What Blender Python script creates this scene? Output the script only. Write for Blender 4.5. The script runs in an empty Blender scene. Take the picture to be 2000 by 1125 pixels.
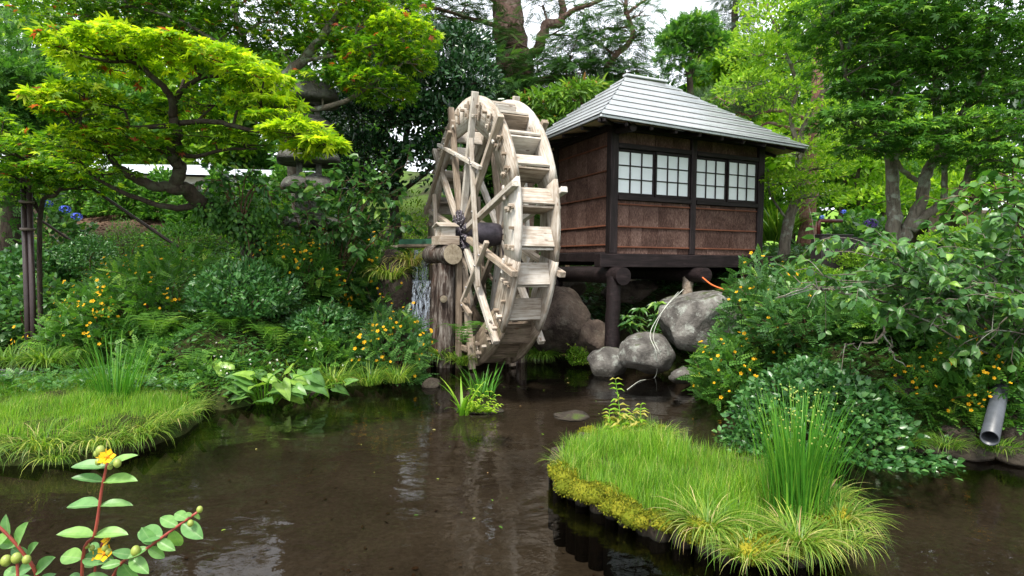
import bpy, math, random
import numpy as np
from mathutils import Vector, Matrix, Quaternion, noise

random.seed(5)
rng = np.random.default_rng(11)
S = bpy.context.scene
COL = S.collection
PI = math.pi

# ------------------------------------------------------------------ camera, light, exposure
FOC, PIT, ROLL, EYE = 1124.5, .0467, .0088, 1.8
cp, sp_ = math.cos(PIT), math.sin(PIT)
cr, sr = math.cos(ROLL), math.sin(ROLL)
right0, up0, fwd0 = Vector((1, 0, 0)), Vector((0, sp_, cp)), Vector((0, cp, -sp_))
cx_ = right0 * cr + up0 * sr
cy_ = up0 * cr - right0 * sr
cam_d = bpy.data.cameras.new('camera')
cam_d.sensor_width = 36
cam_d.lens = FOC / 2000 * 36
cam_d.clip_start = .05
cam_d.clip_end = 600
cam = bpy.data.objects.new('camera', cam_d)
COL.objects.link(cam)
m3 = Matrix((cx_, cy_, -fwd0)).transposed()
cam.matrix_world = Matrix.Translation((0, 0, EYE)) @ m3.to_4x4()
S.camera = cam

SUN_EL, SUN_AZ = math.radians(58), math.radians(205)      # azimuth clockwise from +Y
world = bpy.data.worlds.new('World')
S.world = world
world.use_nodes = True
wn, wl = world.node_tree.nodes, world.node_tree.links
wn.clear()
sky = wn.new('ShaderNodeTexSky')
sky.sky_type = 'NISHITA'
sky.sun_disc = False
sky.sun_elevation = SUN_EL
sky.sun_rotation = SUN_AZ
sky.dust_density = 4
sky.air_density = 1.0
wmix = wn.new('ShaderNodeMixRGB')
wmix.inputs[0].default_value = .72
wmix.inputs[2].default_value = (9.2, 9.5, 9.9, 1)      # a bright even cloud layer
wbg = wn.new('ShaderNodeBackground')
wbg.inputs[1].default_value = .118
wo = wn.new('ShaderNodeOutputWorld')
wl.new(sky.outputs[0], wmix.inputs[1])
wl.new(wmix.outputs[0], wbg.inputs[0])
wl.new(wbg.outputs[0], wo.inputs[0])

sun_d = bpy.data.lights.new('sun', 'SUN')
sun_d.energy = 2.9
sun_d.angle = math.radians(11)
sun_d.color = (1, .95, .86)
sun = bpy.data.objects.new('sun', sun_d)
COL.objects.link(sun)
sdir = Vector((math.sin(SUN_AZ) * math.cos(SUN_EL), math.cos(SUN_AZ) * math.cos(SUN_EL), math.sin(SUN_EL)))
sun.rotation_euler = sdir.to_track_quat('Z', 'Y').to_euler()

S.view_settings.view_transform = 'Standard'
S.view_settings.look = 'None'
S.view_settings.gamma = 1
S.view_settings.exposure = 1.12
S.render.engine = 'CYCLES'
S.cycles.use_denoising = True
S.cycles.max_bounces = 7
S.cycles.diffuse_bounces = 3
S.cycles.glossy_bounces = 3
S.cycles.transmission_bounces = 5
S.cycles.transparent_max_bounces = 8
S.cycles.sample_clamp_indirect = 6


# ------------------------------------------------------------------ maths helpers
def ray(px, py):
    a, b = px - 1000, py - 562.5
    u = a * cr + b * sr
    v = -a * sr + b * cr
    x, yc, zc = u / FOC, 1.0, -v / FOC
    return np.array([x, yc * cp + zc * sp_, -yc * sp_ + zc * cp])


def at(px, py, Y):
    r = ray(px, py)
    return np.array([0, 0, EYE]) + r * (Y / r[1])


def atz(px, py, z=0.0):
    r = ray(px, py)
    return np.array([0, 0, EYE]) + r * ((z - EYE) / r[2])


def nrm(a):
    a = np.asarray(a, float)
    return a / (np.linalg.norm(a, axis=-1, keepdims=True) + 1e-12)


def sstep(x, a, b):
    t = np.clip((x - a) / (b - a), 0, 1)
    return t * t * (3 - 2 * t)


def seg_dist(X, Y, poly):
    """signed distance to a closed polygon, negative inside"""
    P = np.array(poly, float)
    Q = np.roll(P, -1, 0)
    best = np.full(X.shape, 1e9)
    inside = np.zeros(X.shape, bool)
    for (ax, ay), (bx, by) in zip(P, Q):
        dx, dy = bx - ax, by - ay
        t = np.clip(((X - ax) * dx + (Y - ay) * dy) / (dx * dx + dy * dy), 0, 1)
        best = np.minimum(best, np.hypot(X - ax - t * dx, Y - ay - t * dy))
        cross = (ay > Y) != (by > Y)
        xx = ax + (Y - ay) / (dy if dy else 1e-9) * dx
        inside ^= cross & (X < xx)
    return np.where(inside, -best, best)


POND = [(-14, 1.9), (9, 1.9), (8.5, 4.2), (6.4, 5.0), (4.93, 5.35), (4.16, 5.62), (3.2, 5.6), (2.62, 6.0), (2.75, 6.6),
        (2.85, 7.1), (2.75, 7.8), (2.85, 8.5), (2.95, 9.3), (2.3, 9.9), (1.7, 10.6), (.9, 11.2), (-.2, 12.2), (-1.3, 12.2),
        (-1.75, 10.7), (-1.6, 9.7), (-1.45, 9.2), (-1.8, 8.65), (-2.2, 8.2), (-2.6, 7.9), (-3.0, 7.3), (-3.4, 6.75),
        (-3.75, 6.9), (-3.45, 6.35), (-3.35, 5.8), (-3.5, 5.2), (-3.8, 4.95), (-4.6, 4.85), (-7, 4.8), (-14, 4.7)]
STREAM = [(-15, 7.2), (-8, 7.25), (-6.2, 7.35), (-5.5, 7.7), (-5.7, 8.4), (-6.6, 8.9), (-8.2, 9.35), (-15, 9.8)]
ISLET = [(.38, 4.72), (.43, 4.45), (.56, 4.22), (.78, 3.92), (1.0, 3.68), (1.2, 3.5), (1.4, 3.4), (1.68, 3.36), (1.93, 3.5), (2.1, 3.68),
         (2.28, 3.92), (2.43, 4.25), (2.45, 4.55), (2.3, 4.78), (2.08, 4.9), (1.85, 5.05), (1.62, 5.3), (1.52, 5.7), (1.4, 6.0), (1.15, 6.05),
         (.95, 5.85), (.72, 5.6), (.52, 5.3), (.4, 5.0)]


def fbm(x, y, f=1.0, seed=0.0):
    """cheap sum of sines noise, vectorised"""
    v = 0
    amp = 1.0
    for i in range(4):
        a = 1.7 * i + seed
        v = v + amp * np.sin(f * (x * math.cos(a) + y * math.sin(a)) + seed * 3 + i * 2.1) * np.cos(f * (y * math.cos(a * 1.3) - x * math.sin(a * 1.3)) * .83 + i)
        f *= 1.93
        amp *= .55
    return v


def shore(x, y):
    return np.minimum(seg_dist(x, y, POND), seg_dist(x, y, STREAM))


def ground_z(x, y):
    x = np.asarray(x, float)
    y = np.asarray(y, float)
    s = shore(x, y)
    so = np.maximum(s, 0)
    wr = sstep(x - .12 * (y - 9), 1.6, 3.0)
    left = 6.0 * (1 - np.exp(-so / 10))
    right = 2.1 * (1 - np.exp(-so / 1.9))
    near = .9 * (1 - np.exp(-so / 1.2))
    h = left * (1 - wr) + right * wr
    wn_ = sstep(y, 3.6, 2.0)
    h = h * (1 - wn_) + near * wn_
    spit = sstep(x, -3.2, -3.9) * sstep(y, 7.9, 7.2)
    h = h * (1 - spit) + np.minimum(h, .12 + .03 * fbm(x, y, 3)) * spit
    h = h + .12 * sstep(so, 0, .12) + .05 * fbm(x, y, 1.3) * sstep(so, .2, 1.5) + .25 * fbm(x, y, .3, 2) * sstep(so, 6, 18)
    h = h + 7 * sstep(y, 34, 80) * (1 + .25 * fbm(x, y, .06, 4))
    return np.where(s < 0, -.42 * sstep(-s, -.03, .45), h)


def gz(x, y):
    return float(ground_z(np.array([x]), np.array([y]))[0])


# ------------------------------------------------------------------ object helpers
def tag(o, label=None, cat=None, group=None, kind=None):
    if label: o['label'] = label
    if cat: o['category'] = cat
    if group: o['group'] = group
    if kind: o['kind'] = kind
    return o


def empty(name, loc=(0, 0, 0), rz=0.0, **k):
    o = bpy.data.objects.new(name, None)
    o.empty_display_size = .1
    o.location = loc
    o.rotation_euler = (0, 0, rz)
    COL.objects.link(o)
    return tag(o, **k)


def link(name, me, parent=None, loc=(0, 0, 0), quat=None, scale=None):
    o = bpy.data.objects.new(name, me)
    COL.objects.link(o)
    o.location = loc
    if quat is not None:
        o.rotation_mode = 'QUATERNION'
        o.rotation_quaternion = quat
    if scale is not None: o.scale = scale
    if parent: o.parent = parent
    return o


class Soup:
    """collects faces and builds them as one mesh"""
    def __init__(s):
        s.V, s.Q, s.T, s.A, s.MQ, s.MT, s.n = [], [], [], [], [], [], 0

    def add(s, V, Q=None, T=None, var=.5, mi=0):
        V = np.asarray(V, float).reshape(-1, 3)
        if Q is not None and len(Q):
            Q = np.asarray(Q, int).reshape(-1, 4)
            s.Q.append(Q + s.n)
            s.MQ.append(np.full(len(Q), mi))
        if T is not None and len(T):
            T = np.asarray(T, int).reshape(-1, 3)
            s.T.append(T + s.n)
            s.MT.append(np.full(len(T), mi))
        s.V.append(V)
        s.A.append(np.broadcast_to(np.asarray(var, float), (len(V),)).copy())
        s.n += len(V)
        return s

    def mesh(s, name, mats, smooth=False, origin=None):
        me = bpy.data.meshes.new(name)
        V = np.concatenate(s.V)
        if origin is not None: V = V - np.asarray(origin)
        Q = np.concatenate(s.Q) if s.Q else np.zeros((0, 4), int)
        T = np.concatenate(s.T) if s.T else np.zeros((0, 3), int)
        me.vertices.add(len(V))
        me.vertices.foreach_set('co', V.astype(np.float32).ravel())
        me.loops.add(Q.size + T.size)
        me.loops.foreach_set('vertex_index', np.concatenate([Q.ravel(), T.ravel()]).astype(np.int32))
        me.polygons.add(len(Q) + len(T))
        st = np.concatenate([np.arange(len(Q)) * 4, Q.size + np.arange(len(T)) * 3]).astype(np.int32)
        me.polygons.foreach_set('loop_start', st)
        mi = np.concatenate(([np.concatenate(s.MQ)] if s.MQ else []) + ([np.concatenate(s.MT)] if s.MT else [])).astype(np.int32)
        if not isinstance(mats, (list, tuple)): mats = [mats]
        for m in mats: me.materials.append(m)
        if mi.max(initial=0) > 0: me.polygons.foreach_set('material_index', mi)
        me.update(calc_edges=True)
        a = me.attributes.new('var', 'FLOAT', 'POINT')
        a.data.foreach_set('value', np.concatenate(s.A).astype(np.float32))
        if smooth: me.polygons.foreach_set('use_smooth', np.ones(len(me.polygons), bool))
        me.validate()
        return me

    def build(s, name, mats, parent=None, smooth=False, origin=None, loc=(0, 0, 0)):
        return link(name, s.mesh(name, mats, smooth, origin), parent, loc)


_boxes = {}


def box_mesh(sx, sy, sz, mat, ch=.006):
    key = (round(sx, 3), round(sy, 3), round(sz, 3), mat.name, ch)
    if key in _boxes: return _boxes[key]
    x, y, z = sx / 2, sy / 2, sz / 2
    c = min(ch, x * .4, y * .4, z * .4)
    V = []
    idx = {}
    for a in (-1, 1):
        for b in (-1, 1):
            for d in (-1, 1):
                for k in range(3):
                    p = [a * x, b * y, d * z]
                    for j in range(3):
                        if j != k: p[j] -= (a, b, d)[j] * c
                    idx[(a, b, d, k)] = len(V)
                    V.append(p)
    F = []
    for k in range(3):
        i, j = [q for q in range(3) if q != k]
        for s_ in (-1, 1):
            f = []
            for (p, q) in ((-1, -1), (1, -1), (1, 1), (-1, 1)):
                t = [0, 0, 0]
                t[k] = s_
                t[i] = p
                t[j] = q
                f.append(idx[(*t, k)])
            F.append(f)
    for k in range(3):                               # edges running along k
        i, j = [q for q in range(3) if q != k]
        for p in (-1, 1):
            for q in (-1, 1):
                t0, t1 = [0, 0, 0], [0, 0, 0]
                t0[i] = t1[i] = p
                t0[j] = t1[j] = q
                t0[k], t1[k] = -1, 1
                F.append([idx[(*t0, i)], idx[(*t1, i)], idx[(*t1, j)], idx[(*t0, j)]])
    Tt = [[idx[(a, b, d, 0)], idx[(a, b, d, 1)], idx[(a, b, d, 2)]] for a in (-1, 1) for b in (-1, 1) for d in (-1, 1)]
    me = bpy.data.meshes.new('board')
    me.from_pydata(V, [], F + Tt)
    import bmesh
    bm = bmesh.new()
    bm.from_mesh(me)
    bmesh.ops.recalc_face_normals(bm, faces=bm.faces)
    bm.to_mesh(me)
    bm.free()
    me.materials.append(mat)
    _boxes[key] = me
    return me


def box(name, c, size, mat, parent=None, quat=None, ch=.006):
    return link(name, box_mesh(*size, mat, ch), parent, c, quat)


def frame_quat(xdir, zhint):
    x = Vector(xdir).normalized()
    z = Vector(zhint)
    y = z.cross(x)
    if y.length < 1e-5: y = Vector((0, 1, 0)).cross(x)
    y.normalize()
    z = x.cross(y)
    return Matrix((x, y, z)).transposed().to_quaternion()


def beam(name, p, q, w, h, mat, parent=None, zhint=(0, 0, 1), ch=.006):
    """a board from p to q: w across, h along zhint"""
    p, q = Vector(p), Vector(q)
    return link(name, box_mesh((q - p).length, w, h, mat, ch), parent, (p + q) / 2, frame_quat(q - p, zhint))


def catmull(pts, n):
    P = np.array(pts, float)
    if len(P) == 2:
        t = np.linspace(0, 1, n)[:, None]
        return P[0] * (1 - t) + P[1] * t
    P = np.vstack([2 * P[0] - P[1], P, 2 * P[-1] - P[-2]])
    out = []
    k = len(P) - 3
    ts = np.linspace(0, k - 1e-6, n)
    for t in ts:
        i = int(t)
        f = t - i
        a, b, c, d = P[i:i + 4]
        out.append(.5 * (2 * b + (c - a) * f + (2 * a - 5 * b + 4 * c - d) * f * f + (3 * b - a - 3 * c + d) * f ** 3))
    return np.array(out)


def tube(so, pts, radii, sides=7, var=.5, mi=0, cap=True, wob=0.0):
    P = np.asarray(pts, float)
    n = len(P)
    R = np.interp(np.linspace(0, 1, n), np.linspace(0, 1, len(radii)), radii)
    T = nrm(np.gradient(P, axis=0))
    ref = np.array([0, 0, 1.0]) if abs(T[0][2]) < .8 else np.array([1.0, 0, 0])
    N = nrm(np.cross(T[0], ref))
    rings = []
    ang = np.linspace(0, 2 * PI, sides, endpoint=False)
    for i in range(n):
        N = nrm(N - T[i] * np.dot(N, T[i]))
        B = np.cross(T[i], N)
        r = R[i] * (1 + (wob * rng.uniform(-1, 1, sides) if wob else 0))
        rings.append(P[i] + (np.cos(ang) * r)[:, None] * N + (np.sin(ang) * r)[:, None] * B)
    V = np.concatenate(rings)
    i = np.arange(n - 1)[:, None] * sides
    j = np.arange(sides)[None]
    k = (j + 1) % sides
    Q = np.stack([i + j, i + k, i + sides + k, i + sides + j], -1).reshape(-1, 4)
    Tt = []
    if cap:
        V = np.vstack([V, P[0], P[-1]])
        a, b = n * sides, n * sides + 1
        Tt = [[a, (q + 1) % sides, q] for q in range(sides)] + [[b, (n - 1) * sides + q, (n - 1) * sides + (q + 1) % sides] for q in range(sides)]
    so.add(V, Q, Tt, var, mi)
    return so


# ------------------------------------------------------------------ materials
def new_mat(name):
    m = bpy.data.materials.new(name)
    m.use_nodes = True
    nt = m.node_tree
    for n in list(nt.nodes): nt.nodes.remove(n)
    out = nt.nodes.new('ShaderNodeOutputMaterial')
    return m, nt, out


def N_(nt, t, **k):
    n = nt.nodes.new(t)
    for a, b in k.items():
        if a.startswith('i_'):
            n.inputs[int(a[2:]) if a[2:].isdigit() else a[2:].replace('_', ' ')].default_value = b
        else:
            setattr(n, a, b)
    return n


def ramp(nt, fac, stops):
    r = nt.nodes.new('ShaderNodeValToRGB')
    e = r.color_ramp.elements
    while len(e) < len(stops): e.new(.5)
    for el, (p, c) in zip(e, stops):
        el.position = p
        el.color = (*c, 1) if len(c) == 3 else c
    nt.links.new(fac, r.inputs[0])
    return r.outputs[0]


def noise_n(nt, vec, scale, detail=4, rough=.55, dist=0.0):
    n = N_(nt, 'ShaderNodeTexNoise')
    n.inputs['Scale'].default_value = scale
    n.inputs['Detail'].default_value = detail
    n.inputs['Roughness'].default_value = rough
    n.inputs['Distortion'].default_value = dist
    if vec is not None: nt.links.new(vec, n.inputs['Vector'])
    return n.outputs[0]


def mix_rgb(nt, fac, a, b, mode='MIX'):
    n = N_(nt, 'ShaderNodeMixRGB', blend_type=mode)
    for i, v in ((0, fac), (1, a), (2, b)):
        if isinstance(v, (int, float)): n.inputs[i].default_value = v
        elif isinstance(v, tuple): n.inputs[i].default_value = (*v, 1)
        else: nt.links.new(v, n.inputs[i])
    return n.outputs[0]


def bump_n(nt, h, strength=.3, dist=.01):
    b = N_(nt, 'ShaderNodeBump')
    b.inputs['Strength'].default_value = strength
    b.inputs['Distance'].default_value = dist
    nt.links.new(h, b.inputs['Height'])
    return b.outputs[0]


def princ(nt, out, col, rough=.6, normal=None, spec=.4, metal=0.0):
    p = N_(nt, 'ShaderNodeBsdfPrincipled')
    if isinstance(col, tuple): p.inputs['Base Color'].default_value = (*col, 1)
    else: nt.links.new(col, p.inputs['Base Color'])
    if isinstance(rough, (int, float)): p.inputs['Roughness'].default_value = rough
    else: nt.links.new(rough, p.inputs['Roughness'])
    p.inputs['Specular IOR Level'].default_value = spec
    p.inputs['Metallic'].default_value = metal
    if normal is not None: nt.links.new(normal, p.inputs['Normal'])
    if out is not None: nt.links.new(p.outputs[0], out.inputs[0])
    return p


def leaf_mat(name, stops, trans=.38, rough=.45, spec=.35, tr_gain=(1.25, 1.35, .6)):
    m, nt, out = new_mat(name)
    at_ = N_(nt, 'ShaderNodeAttribute', attribute_name='var')
    col = ramp(nt, at_.outputs['Fac'], stops)
    tcl = N_(nt, 'ShaderNodeTexCoord')
    drift = noise_n(nt, tcl.outputs['Object'], 2.6, 3, .6)
    col = mix_rgb(nt, .8, col, ramp(nt, drift, [(.32, (.62, .7, .6)), (.66, (1.25, 1.15, 1.1))]), 'MULTIPLY')
    spot = noise_n(nt, tcl.outputs['Object'], 38, 3, .6)
    col = mix_rgb(nt, mix_rgb(nt, .5, (0, 0, 0), ramp(nt, spot, [(.62, (0, 0, 0)), (.7, (1, 1, 1))])), col, (.16, .12, .03))
    p = princ(nt, None, col, rough, None, spec)
    t = N_(nt, 'ShaderNodeBsdfTranslucent')
    tc = mix_rgb(nt, 1.0, col, tr_gain, 'MULTIPLY')
    nt.links.new(tc, t.inputs[0])
    mx = N_(nt, 'ShaderNodeMixShader')
    mx.inputs[0].default_value = trans
    nt.links.new(p.outputs[0], mx.inputs[1])
    nt.links.new(t.outputs[0], mx.inputs[2])
    nt.links.new(mx.outputs[0], out.inputs[0])
    return m


def wood_mat(name, stops, scale=(1.2, 14, 14), rough=.75, bump=.35, knots=0.0, rnd=.25, spec=.25, fine=60, dirt=None):
    m, nt, out = new_mat(name)
    tc = N_(nt, 'ShaderNodeTexCoord')
    oi = N_(nt, 'ShaderNodeObjectInfo')
    mp = N_(nt, 'ShaderNodeMapping')
    mp.inputs['Scale'].default_value = scale
    ad = N_(nt, 'ShaderNodeVectorMath', operation='ADD')
    mul = N_(nt, 'ShaderNodeMath', operation='MULTIPLY')
    mul.inputs[1].default_value = 37.0
    nt.links.new(oi.outputs['Random'], mul.inputs[0])
    nt.links.new(tc.outputs['Object'], ad.inputs[0])
    nt.links.new(mul.outputs[0], ad.inputs[1])
    nt.links.new(ad.outputs[0], mp.inputs[0])
    g = noise_n(nt, mp.outputs[0], 2.2, 6, .62, .6)
    blot = noise_n(nt, ad.outputs[0], 3.0, 4, .6)
    f1 = N_(nt, 'ShaderNodeMath', operation='MULTIPLY_ADD')
    nt.links.new(oi.outputs['Random'], f1.inputs[0])
    f1.inputs[1].default_value = rnd
    nt.links.new(g, f1.inputs[2])
    f2 = N_(nt, 'ShaderNodeMath', operation='MULTIPLY_ADD')
    nt.links.new(blot, f2.inputs[0])
    f2.inputs[1].default_value = .5
    nt.links.new(f1.outputs[0], f2.inputs[2])
    f3 = N_(nt, 'ShaderNodeMath', operation='SUBTRACT')
    nt.links.new(f2.outputs[0], f3.inputs[0])
    f3.inputs[1].default_value = .25 + rnd / 2
    col = ramp(nt, f3.outputs[0], stops)
    h = g
    if knots:
        vo = N_(nt, 'ShaderNodeTexVoronoi')
        mp2 = N_(nt, 'ShaderNodeMapping')
        mp2.inputs['Scale'].default_value = (2.2, 5, 5)
        nt.links.new(ad.outputs[0], mp2.inputs[0])
        nt.links.new(mp2.outputs[0], vo.inputs['Vector'])
        vo.inputs['Scale'].default_value = 1.3
        kf = ramp(nt, vo.outputs[0], [(.07, (1, 1, 1)), (.13, (0, 0, 0))])
        col = mix_rgb(nt, kf, col, mix_rgb(nt, knots, col, (.09, .04, .02)))
    if dirt:
        dn = noise_n(nt, ad.outputs[0], 1.7, 5, .7)
        df = ramp(nt, dn, [(.5, (0, 0, 0)), (.68, (1, 1, 1))])
        col = mix_rgb(nt, mix_rgb(nt, .6, (0, 0, 0), df), col, dirt)
    nrm_ = bump_n(nt, h, bump, .01)
    princ(nt, out, col, rough, nrm_, spec)
    return m


M = {}
M['wheel'] = wood_mat('weathered_pale_wood', [(.15, (.1, .075, .055)), (.33, (.27, .225, .18)), (.5, (.43, .39, .34)), (.8, (.6, .57, .53))], knots=.7, rnd=.3, bump=.3, dirt=(.2, .14, .095))
M['wheel_damp_shade'] = wood_mat('damp_brown_shaded_wheel_wood', [(.15, (.04, .028, .02)), (.33, (.11, .082, .058)), (.5, (.2, .155, .115)), (.8, (.34, .29, .23))], knots=.7, rnd=.3, bump=.3, dirt=(.07, .08, .03))  # damp brown of the lower boards, their weaker light put into the colour
M['spoke'] = wood_mat('weathered_grey_brown_wood', [(.2, (.1, .075, .055)), (.45, (.23, .18, .135)), (.65, (.38, .32, .26)), (.85, (.53, .47, .41))], rnd=.35)
M['dark'] = wood_mat('dark_stained_wood', [(.25, (.005, .003, .003)), (.5, (.011, .007, .0075)), (.8, (.034, .023, .024))], rnd=.1, rough=.6, bump=.5, spec=.22)
M['batten'] = wood_mat('red_brown_batten', [(.2, (.05, .018, .01)), (.6, (.14, .05, .027)), (.9, (.22, .09, .05))], rnd=.2)
M['bark'] = wood_mat('cedar_bark_sheet', [(.2, (.018, .009, .007)), (.42, (.062, .034, .027)), (.62, (.13, .08, .065)), (.85, (.25, .175, .15))],
                     scale=(32, 32, 10), rnd=.16, bump=1.0, rough=.85, spec=.12, dirt=(.045, .026, .022))
M['oldlog'] = wood_mat('old_grey_log', [(.3, (.012, .008, .007)), (.47, (.05, .036, .03)), (.6, (.15, .13, .115)), (.8, (.34, .32, .3))],
                       scale=(9, 9, 1.3), rnd=.1, bump=1.0, rough=.9, spec=.15, dirt=(.07, .028, .015))
M['cutend'] = wood_mat('cut_log_end', [(.2, (.13, .1, .065)), (.7, (.36, .31, .23))], scale=(9, 9, 9), rnd=.1)
M['soffit'] = wood_mat('pale_soffit_board', [(.2, (.28, .19, .11)), (.7, (.5, .38, .25))])


def simple(name, col, rough=.6, spec=.3, metal=0.0, nscale=8, amt=.25, bump=.2, bd=.01):
    m, nt, out = new_mat(name)
    tc = N_(nt, 'ShaderNodeTexCoord')
    n = noise_n(nt, tc.outputs['Object'], nscale, 6, .65)
    lo = tuple(c * (1 - amt) for c in col)
    hi = tuple(min(1, c * (1 + amt)) for c in col)
    c = ramp(nt, n, [(.3, lo), (.7, hi)])
    princ(nt, out, c, rough, bump_n(nt, n, bump, bd), spec, metal)
    return m


def rock_mat(name, a, b, lichen, moss=.0):
    m, nt, out = new_mat(name)
    tc = N_(nt, 'ShaderNodeTexCoord')
    o = tc.outputs['Object']
    n1 = noise_n(nt, o, 2.2, 9, .68, .4)
    n2 = noise_n(nt, o, 14, 8, .7)
    col = ramp(nt, n1, [(.38, a), (.58, b)])
    lf = ramp(nt, noise_n(nt, o, 5, 7, .75), [(.52, (0, 0, 0)), (.62, (1, 1, 1))])
    col = mix_rgb(nt, mix_rgb(nt, .65, (0, 0, 0), lf), col, lichen)
    col = mix_rgb(nt, .5, col, ramp(nt, n2, [(.3, (.35, .33, .3)), (.7, (1, 1, 1))]), 'MULTIPLY')
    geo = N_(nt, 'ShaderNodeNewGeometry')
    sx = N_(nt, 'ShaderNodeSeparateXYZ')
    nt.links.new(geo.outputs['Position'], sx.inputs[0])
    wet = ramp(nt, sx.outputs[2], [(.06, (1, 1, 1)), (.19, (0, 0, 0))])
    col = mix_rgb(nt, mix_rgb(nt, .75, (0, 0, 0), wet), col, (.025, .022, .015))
    if moss:
        sn = N_(nt, 'ShaderNodeSeparateXYZ')
        nt.links.new(geo.outputs['Normal'], sn.inputs[0])
        ma = N_(nt, 'ShaderNodeMath', operation='MULTIPLY')
        nt.links.new(sn.outputs[2], ma.inputs[0])
        nt.links.new(noise_n(nt, o, 3, 6, .7), ma.inputs[1])
        mf = ramp(nt, ma.outputs[0], [(.62 - moss * .4, (0, 0, 0)), (.7 - moss * .35, (1, 1, 1))])
        col = mix_rgb(nt, mf, col, (.06, .085, .02))
    ad = N_(nt, 'ShaderNodeMath', operation='ADD')
    nt.links.new(n1, ad.inputs[0])
    nt.links.new(n2, ad.inputs[1])
    princ(nt, out, col, .85, bump_n(nt, ad.outputs[0], 1.0, .05), .2)
    return m


M['rock'] = rock_mat('lichened_grey_rock', (.07, .065, .06), (.2, .19, .175), (.4, .43, .39), .35)
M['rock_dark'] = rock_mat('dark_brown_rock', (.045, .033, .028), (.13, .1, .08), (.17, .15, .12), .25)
M['stone'] = rock_mat('old_lantern_stone', (.05, .048, .044), (.15, .145, .135), (.23, .26, .21), .45)
M['iron'] = simple('dull_purple_iron', (.075, .065, .08), .45, .5, .5, 12, .4, .15)
M['bolt'] = simple('grey_bolt_steel', (.3, .29, .3), .45, .5, .7)
M['roofm'] = None
M['concrete'] = simple('pale_concrete', (.42, .4, .36), .9, .15, 0, 20, .3, .4)
M['white'] = simple('white_render_wall', (.78, .78, .76), .7, .3, 0, 3, .06, .1)
M['roofgrey'] = simple('pale_grey_far_roof', (.5, .54, .58), .5, .4, 0, 3, .1, .1)
M['brownpaint'] = simple('brown_painted_metal', (.03, .018, .017), .4, .5, .2, 12, .3, .05)
M['maroon'] = simple('maroon_painted_pipe', (.09, .016, .014), .4, .5, 0, 12, .2, .05)
M['box_and_riser_shade'] = simple('dark_box_metal_and_riser_shade', (.035, .028, .028), .5, .4, 0, 12, .3, .05)
M['pvc'] = simple('grey_plastic_pipe', (.055, .062, .072), .4, .45, 0, 10, .2, .1)
M['cord'] = simple('pale_cord', (.5, .52, .46), .6, .3)
M['orange'] = simple('orange_rope', (.6, .13, .03), .6, .3, 0, 60, .3, .3)
M['green'] = simple('green_painted_edge', (.03, .1, .06), .5, .4, 0, 12, .4)
M['bamboo'] = simple('grey_bamboo_pole', (.12, .09, .075), .5, .4, 0, 6, .4)
M['plinth'] = simple('brown_wall_boards', (.1, .075, .06), .7)
M['paper'] = simple('white_shoji_pane', (.72, .77, .8), .3, .5, 0, 1.5, .06, .02)
M['tips'] = simple('far_blue_vehicle_panel', (.03, .08, .3), .4, .5)


def roof_material():
    m, nt, out = new_mat('pale_zinc_roof')
    tc = N_(nt, 'ShaderNodeTexCoord')
    o = tc.outputs['Object']
    n = noise_n(nt, o, 1.6, 5, .6)
    n2 = noise_n(nt, o, 26, 4, .7)
    mp = N_(nt, 'ShaderNodeMapping')
    mp.inputs['Scale'].default_value = (7, 7, .6)
    nt.links.new(o, mp.inputs[0])
    st_ = noise_n(nt, mp.outputs[0], 1.5, 5, .7, .5)
    c = ramp(nt, n, [(.3, (.5, .53, .56)), (.7, (.62, .65, .68))])
    c = mix_rgb(nt, .3, c, ramp(nt, n2, [(.3, (.6, .6, .6)), (.7, (1, 1, 1))]), 'MULTIPLY')
    c = mix_rgb(nt, mix_rgb(nt, .45, (0, 0, 0), ramp(nt, st_, [(.52, (0, 0, 0)), (.7, (1, 1, 1))])), c, (.3, .31, .3))
    princ(nt, out, c, .34, bump_n(nt, n, .12, .02), .5, .05)
    return m


M['roofm'] = roof_material()

BARK = {}


def bark_mat(name, a, b, c):
    m, nt, out = new_mat(name)
    tc = N_(nt, 'ShaderNodeTexCoord')
    mp = N_(nt, 'ShaderNodeMapping')
    mp.inputs['Scale'].default_value = (7, 7, 1.6)
    nt.links.new(tc.outputs['Object'], mp.inputs[0])
    n = noise_n(nt, mp.outputs[0], 2.5, 8, .7, .8)
    n2 = noise_n(nt, tc.outputs['Object'], 4, 5, .7)
    col = ramp(nt, n, [(.3, a), (.55, b)])
    col = mix_rgb(nt, ramp(nt, n2, [(.52, (0, 0, 0)), (.62, (1, 1, 1))]), col, c)
    princ(nt, out, col, .85, bump_n(nt, n, .9, .03), .2)
    return m


BARK['dark'] = bark_mat('dark_mossy_bark', (.018, .013, .01), (.06, .045, .034), (.075, .075, .05))
BARK['conifer'] = bark_mat('red_brown_conifer_bark', (.035, .019, .016), (.17, .105, .085), (.25, .18, .15))
BARK['pale'] = bark_mat('pale_lichened_bark', (.05, .042, .033), (.17, .145, .115), (.27, .29, .24))
BARK['red'] = bark_mat('reddish_pine_bark', (.05, .022, .018), (.2, .1, .08), (.24, .17, .15))
BARK['twig'] = bark_mat('brown_twig', (.05, .025, .015), (.12, .07, .04), (.16, .13, .09))

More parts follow.
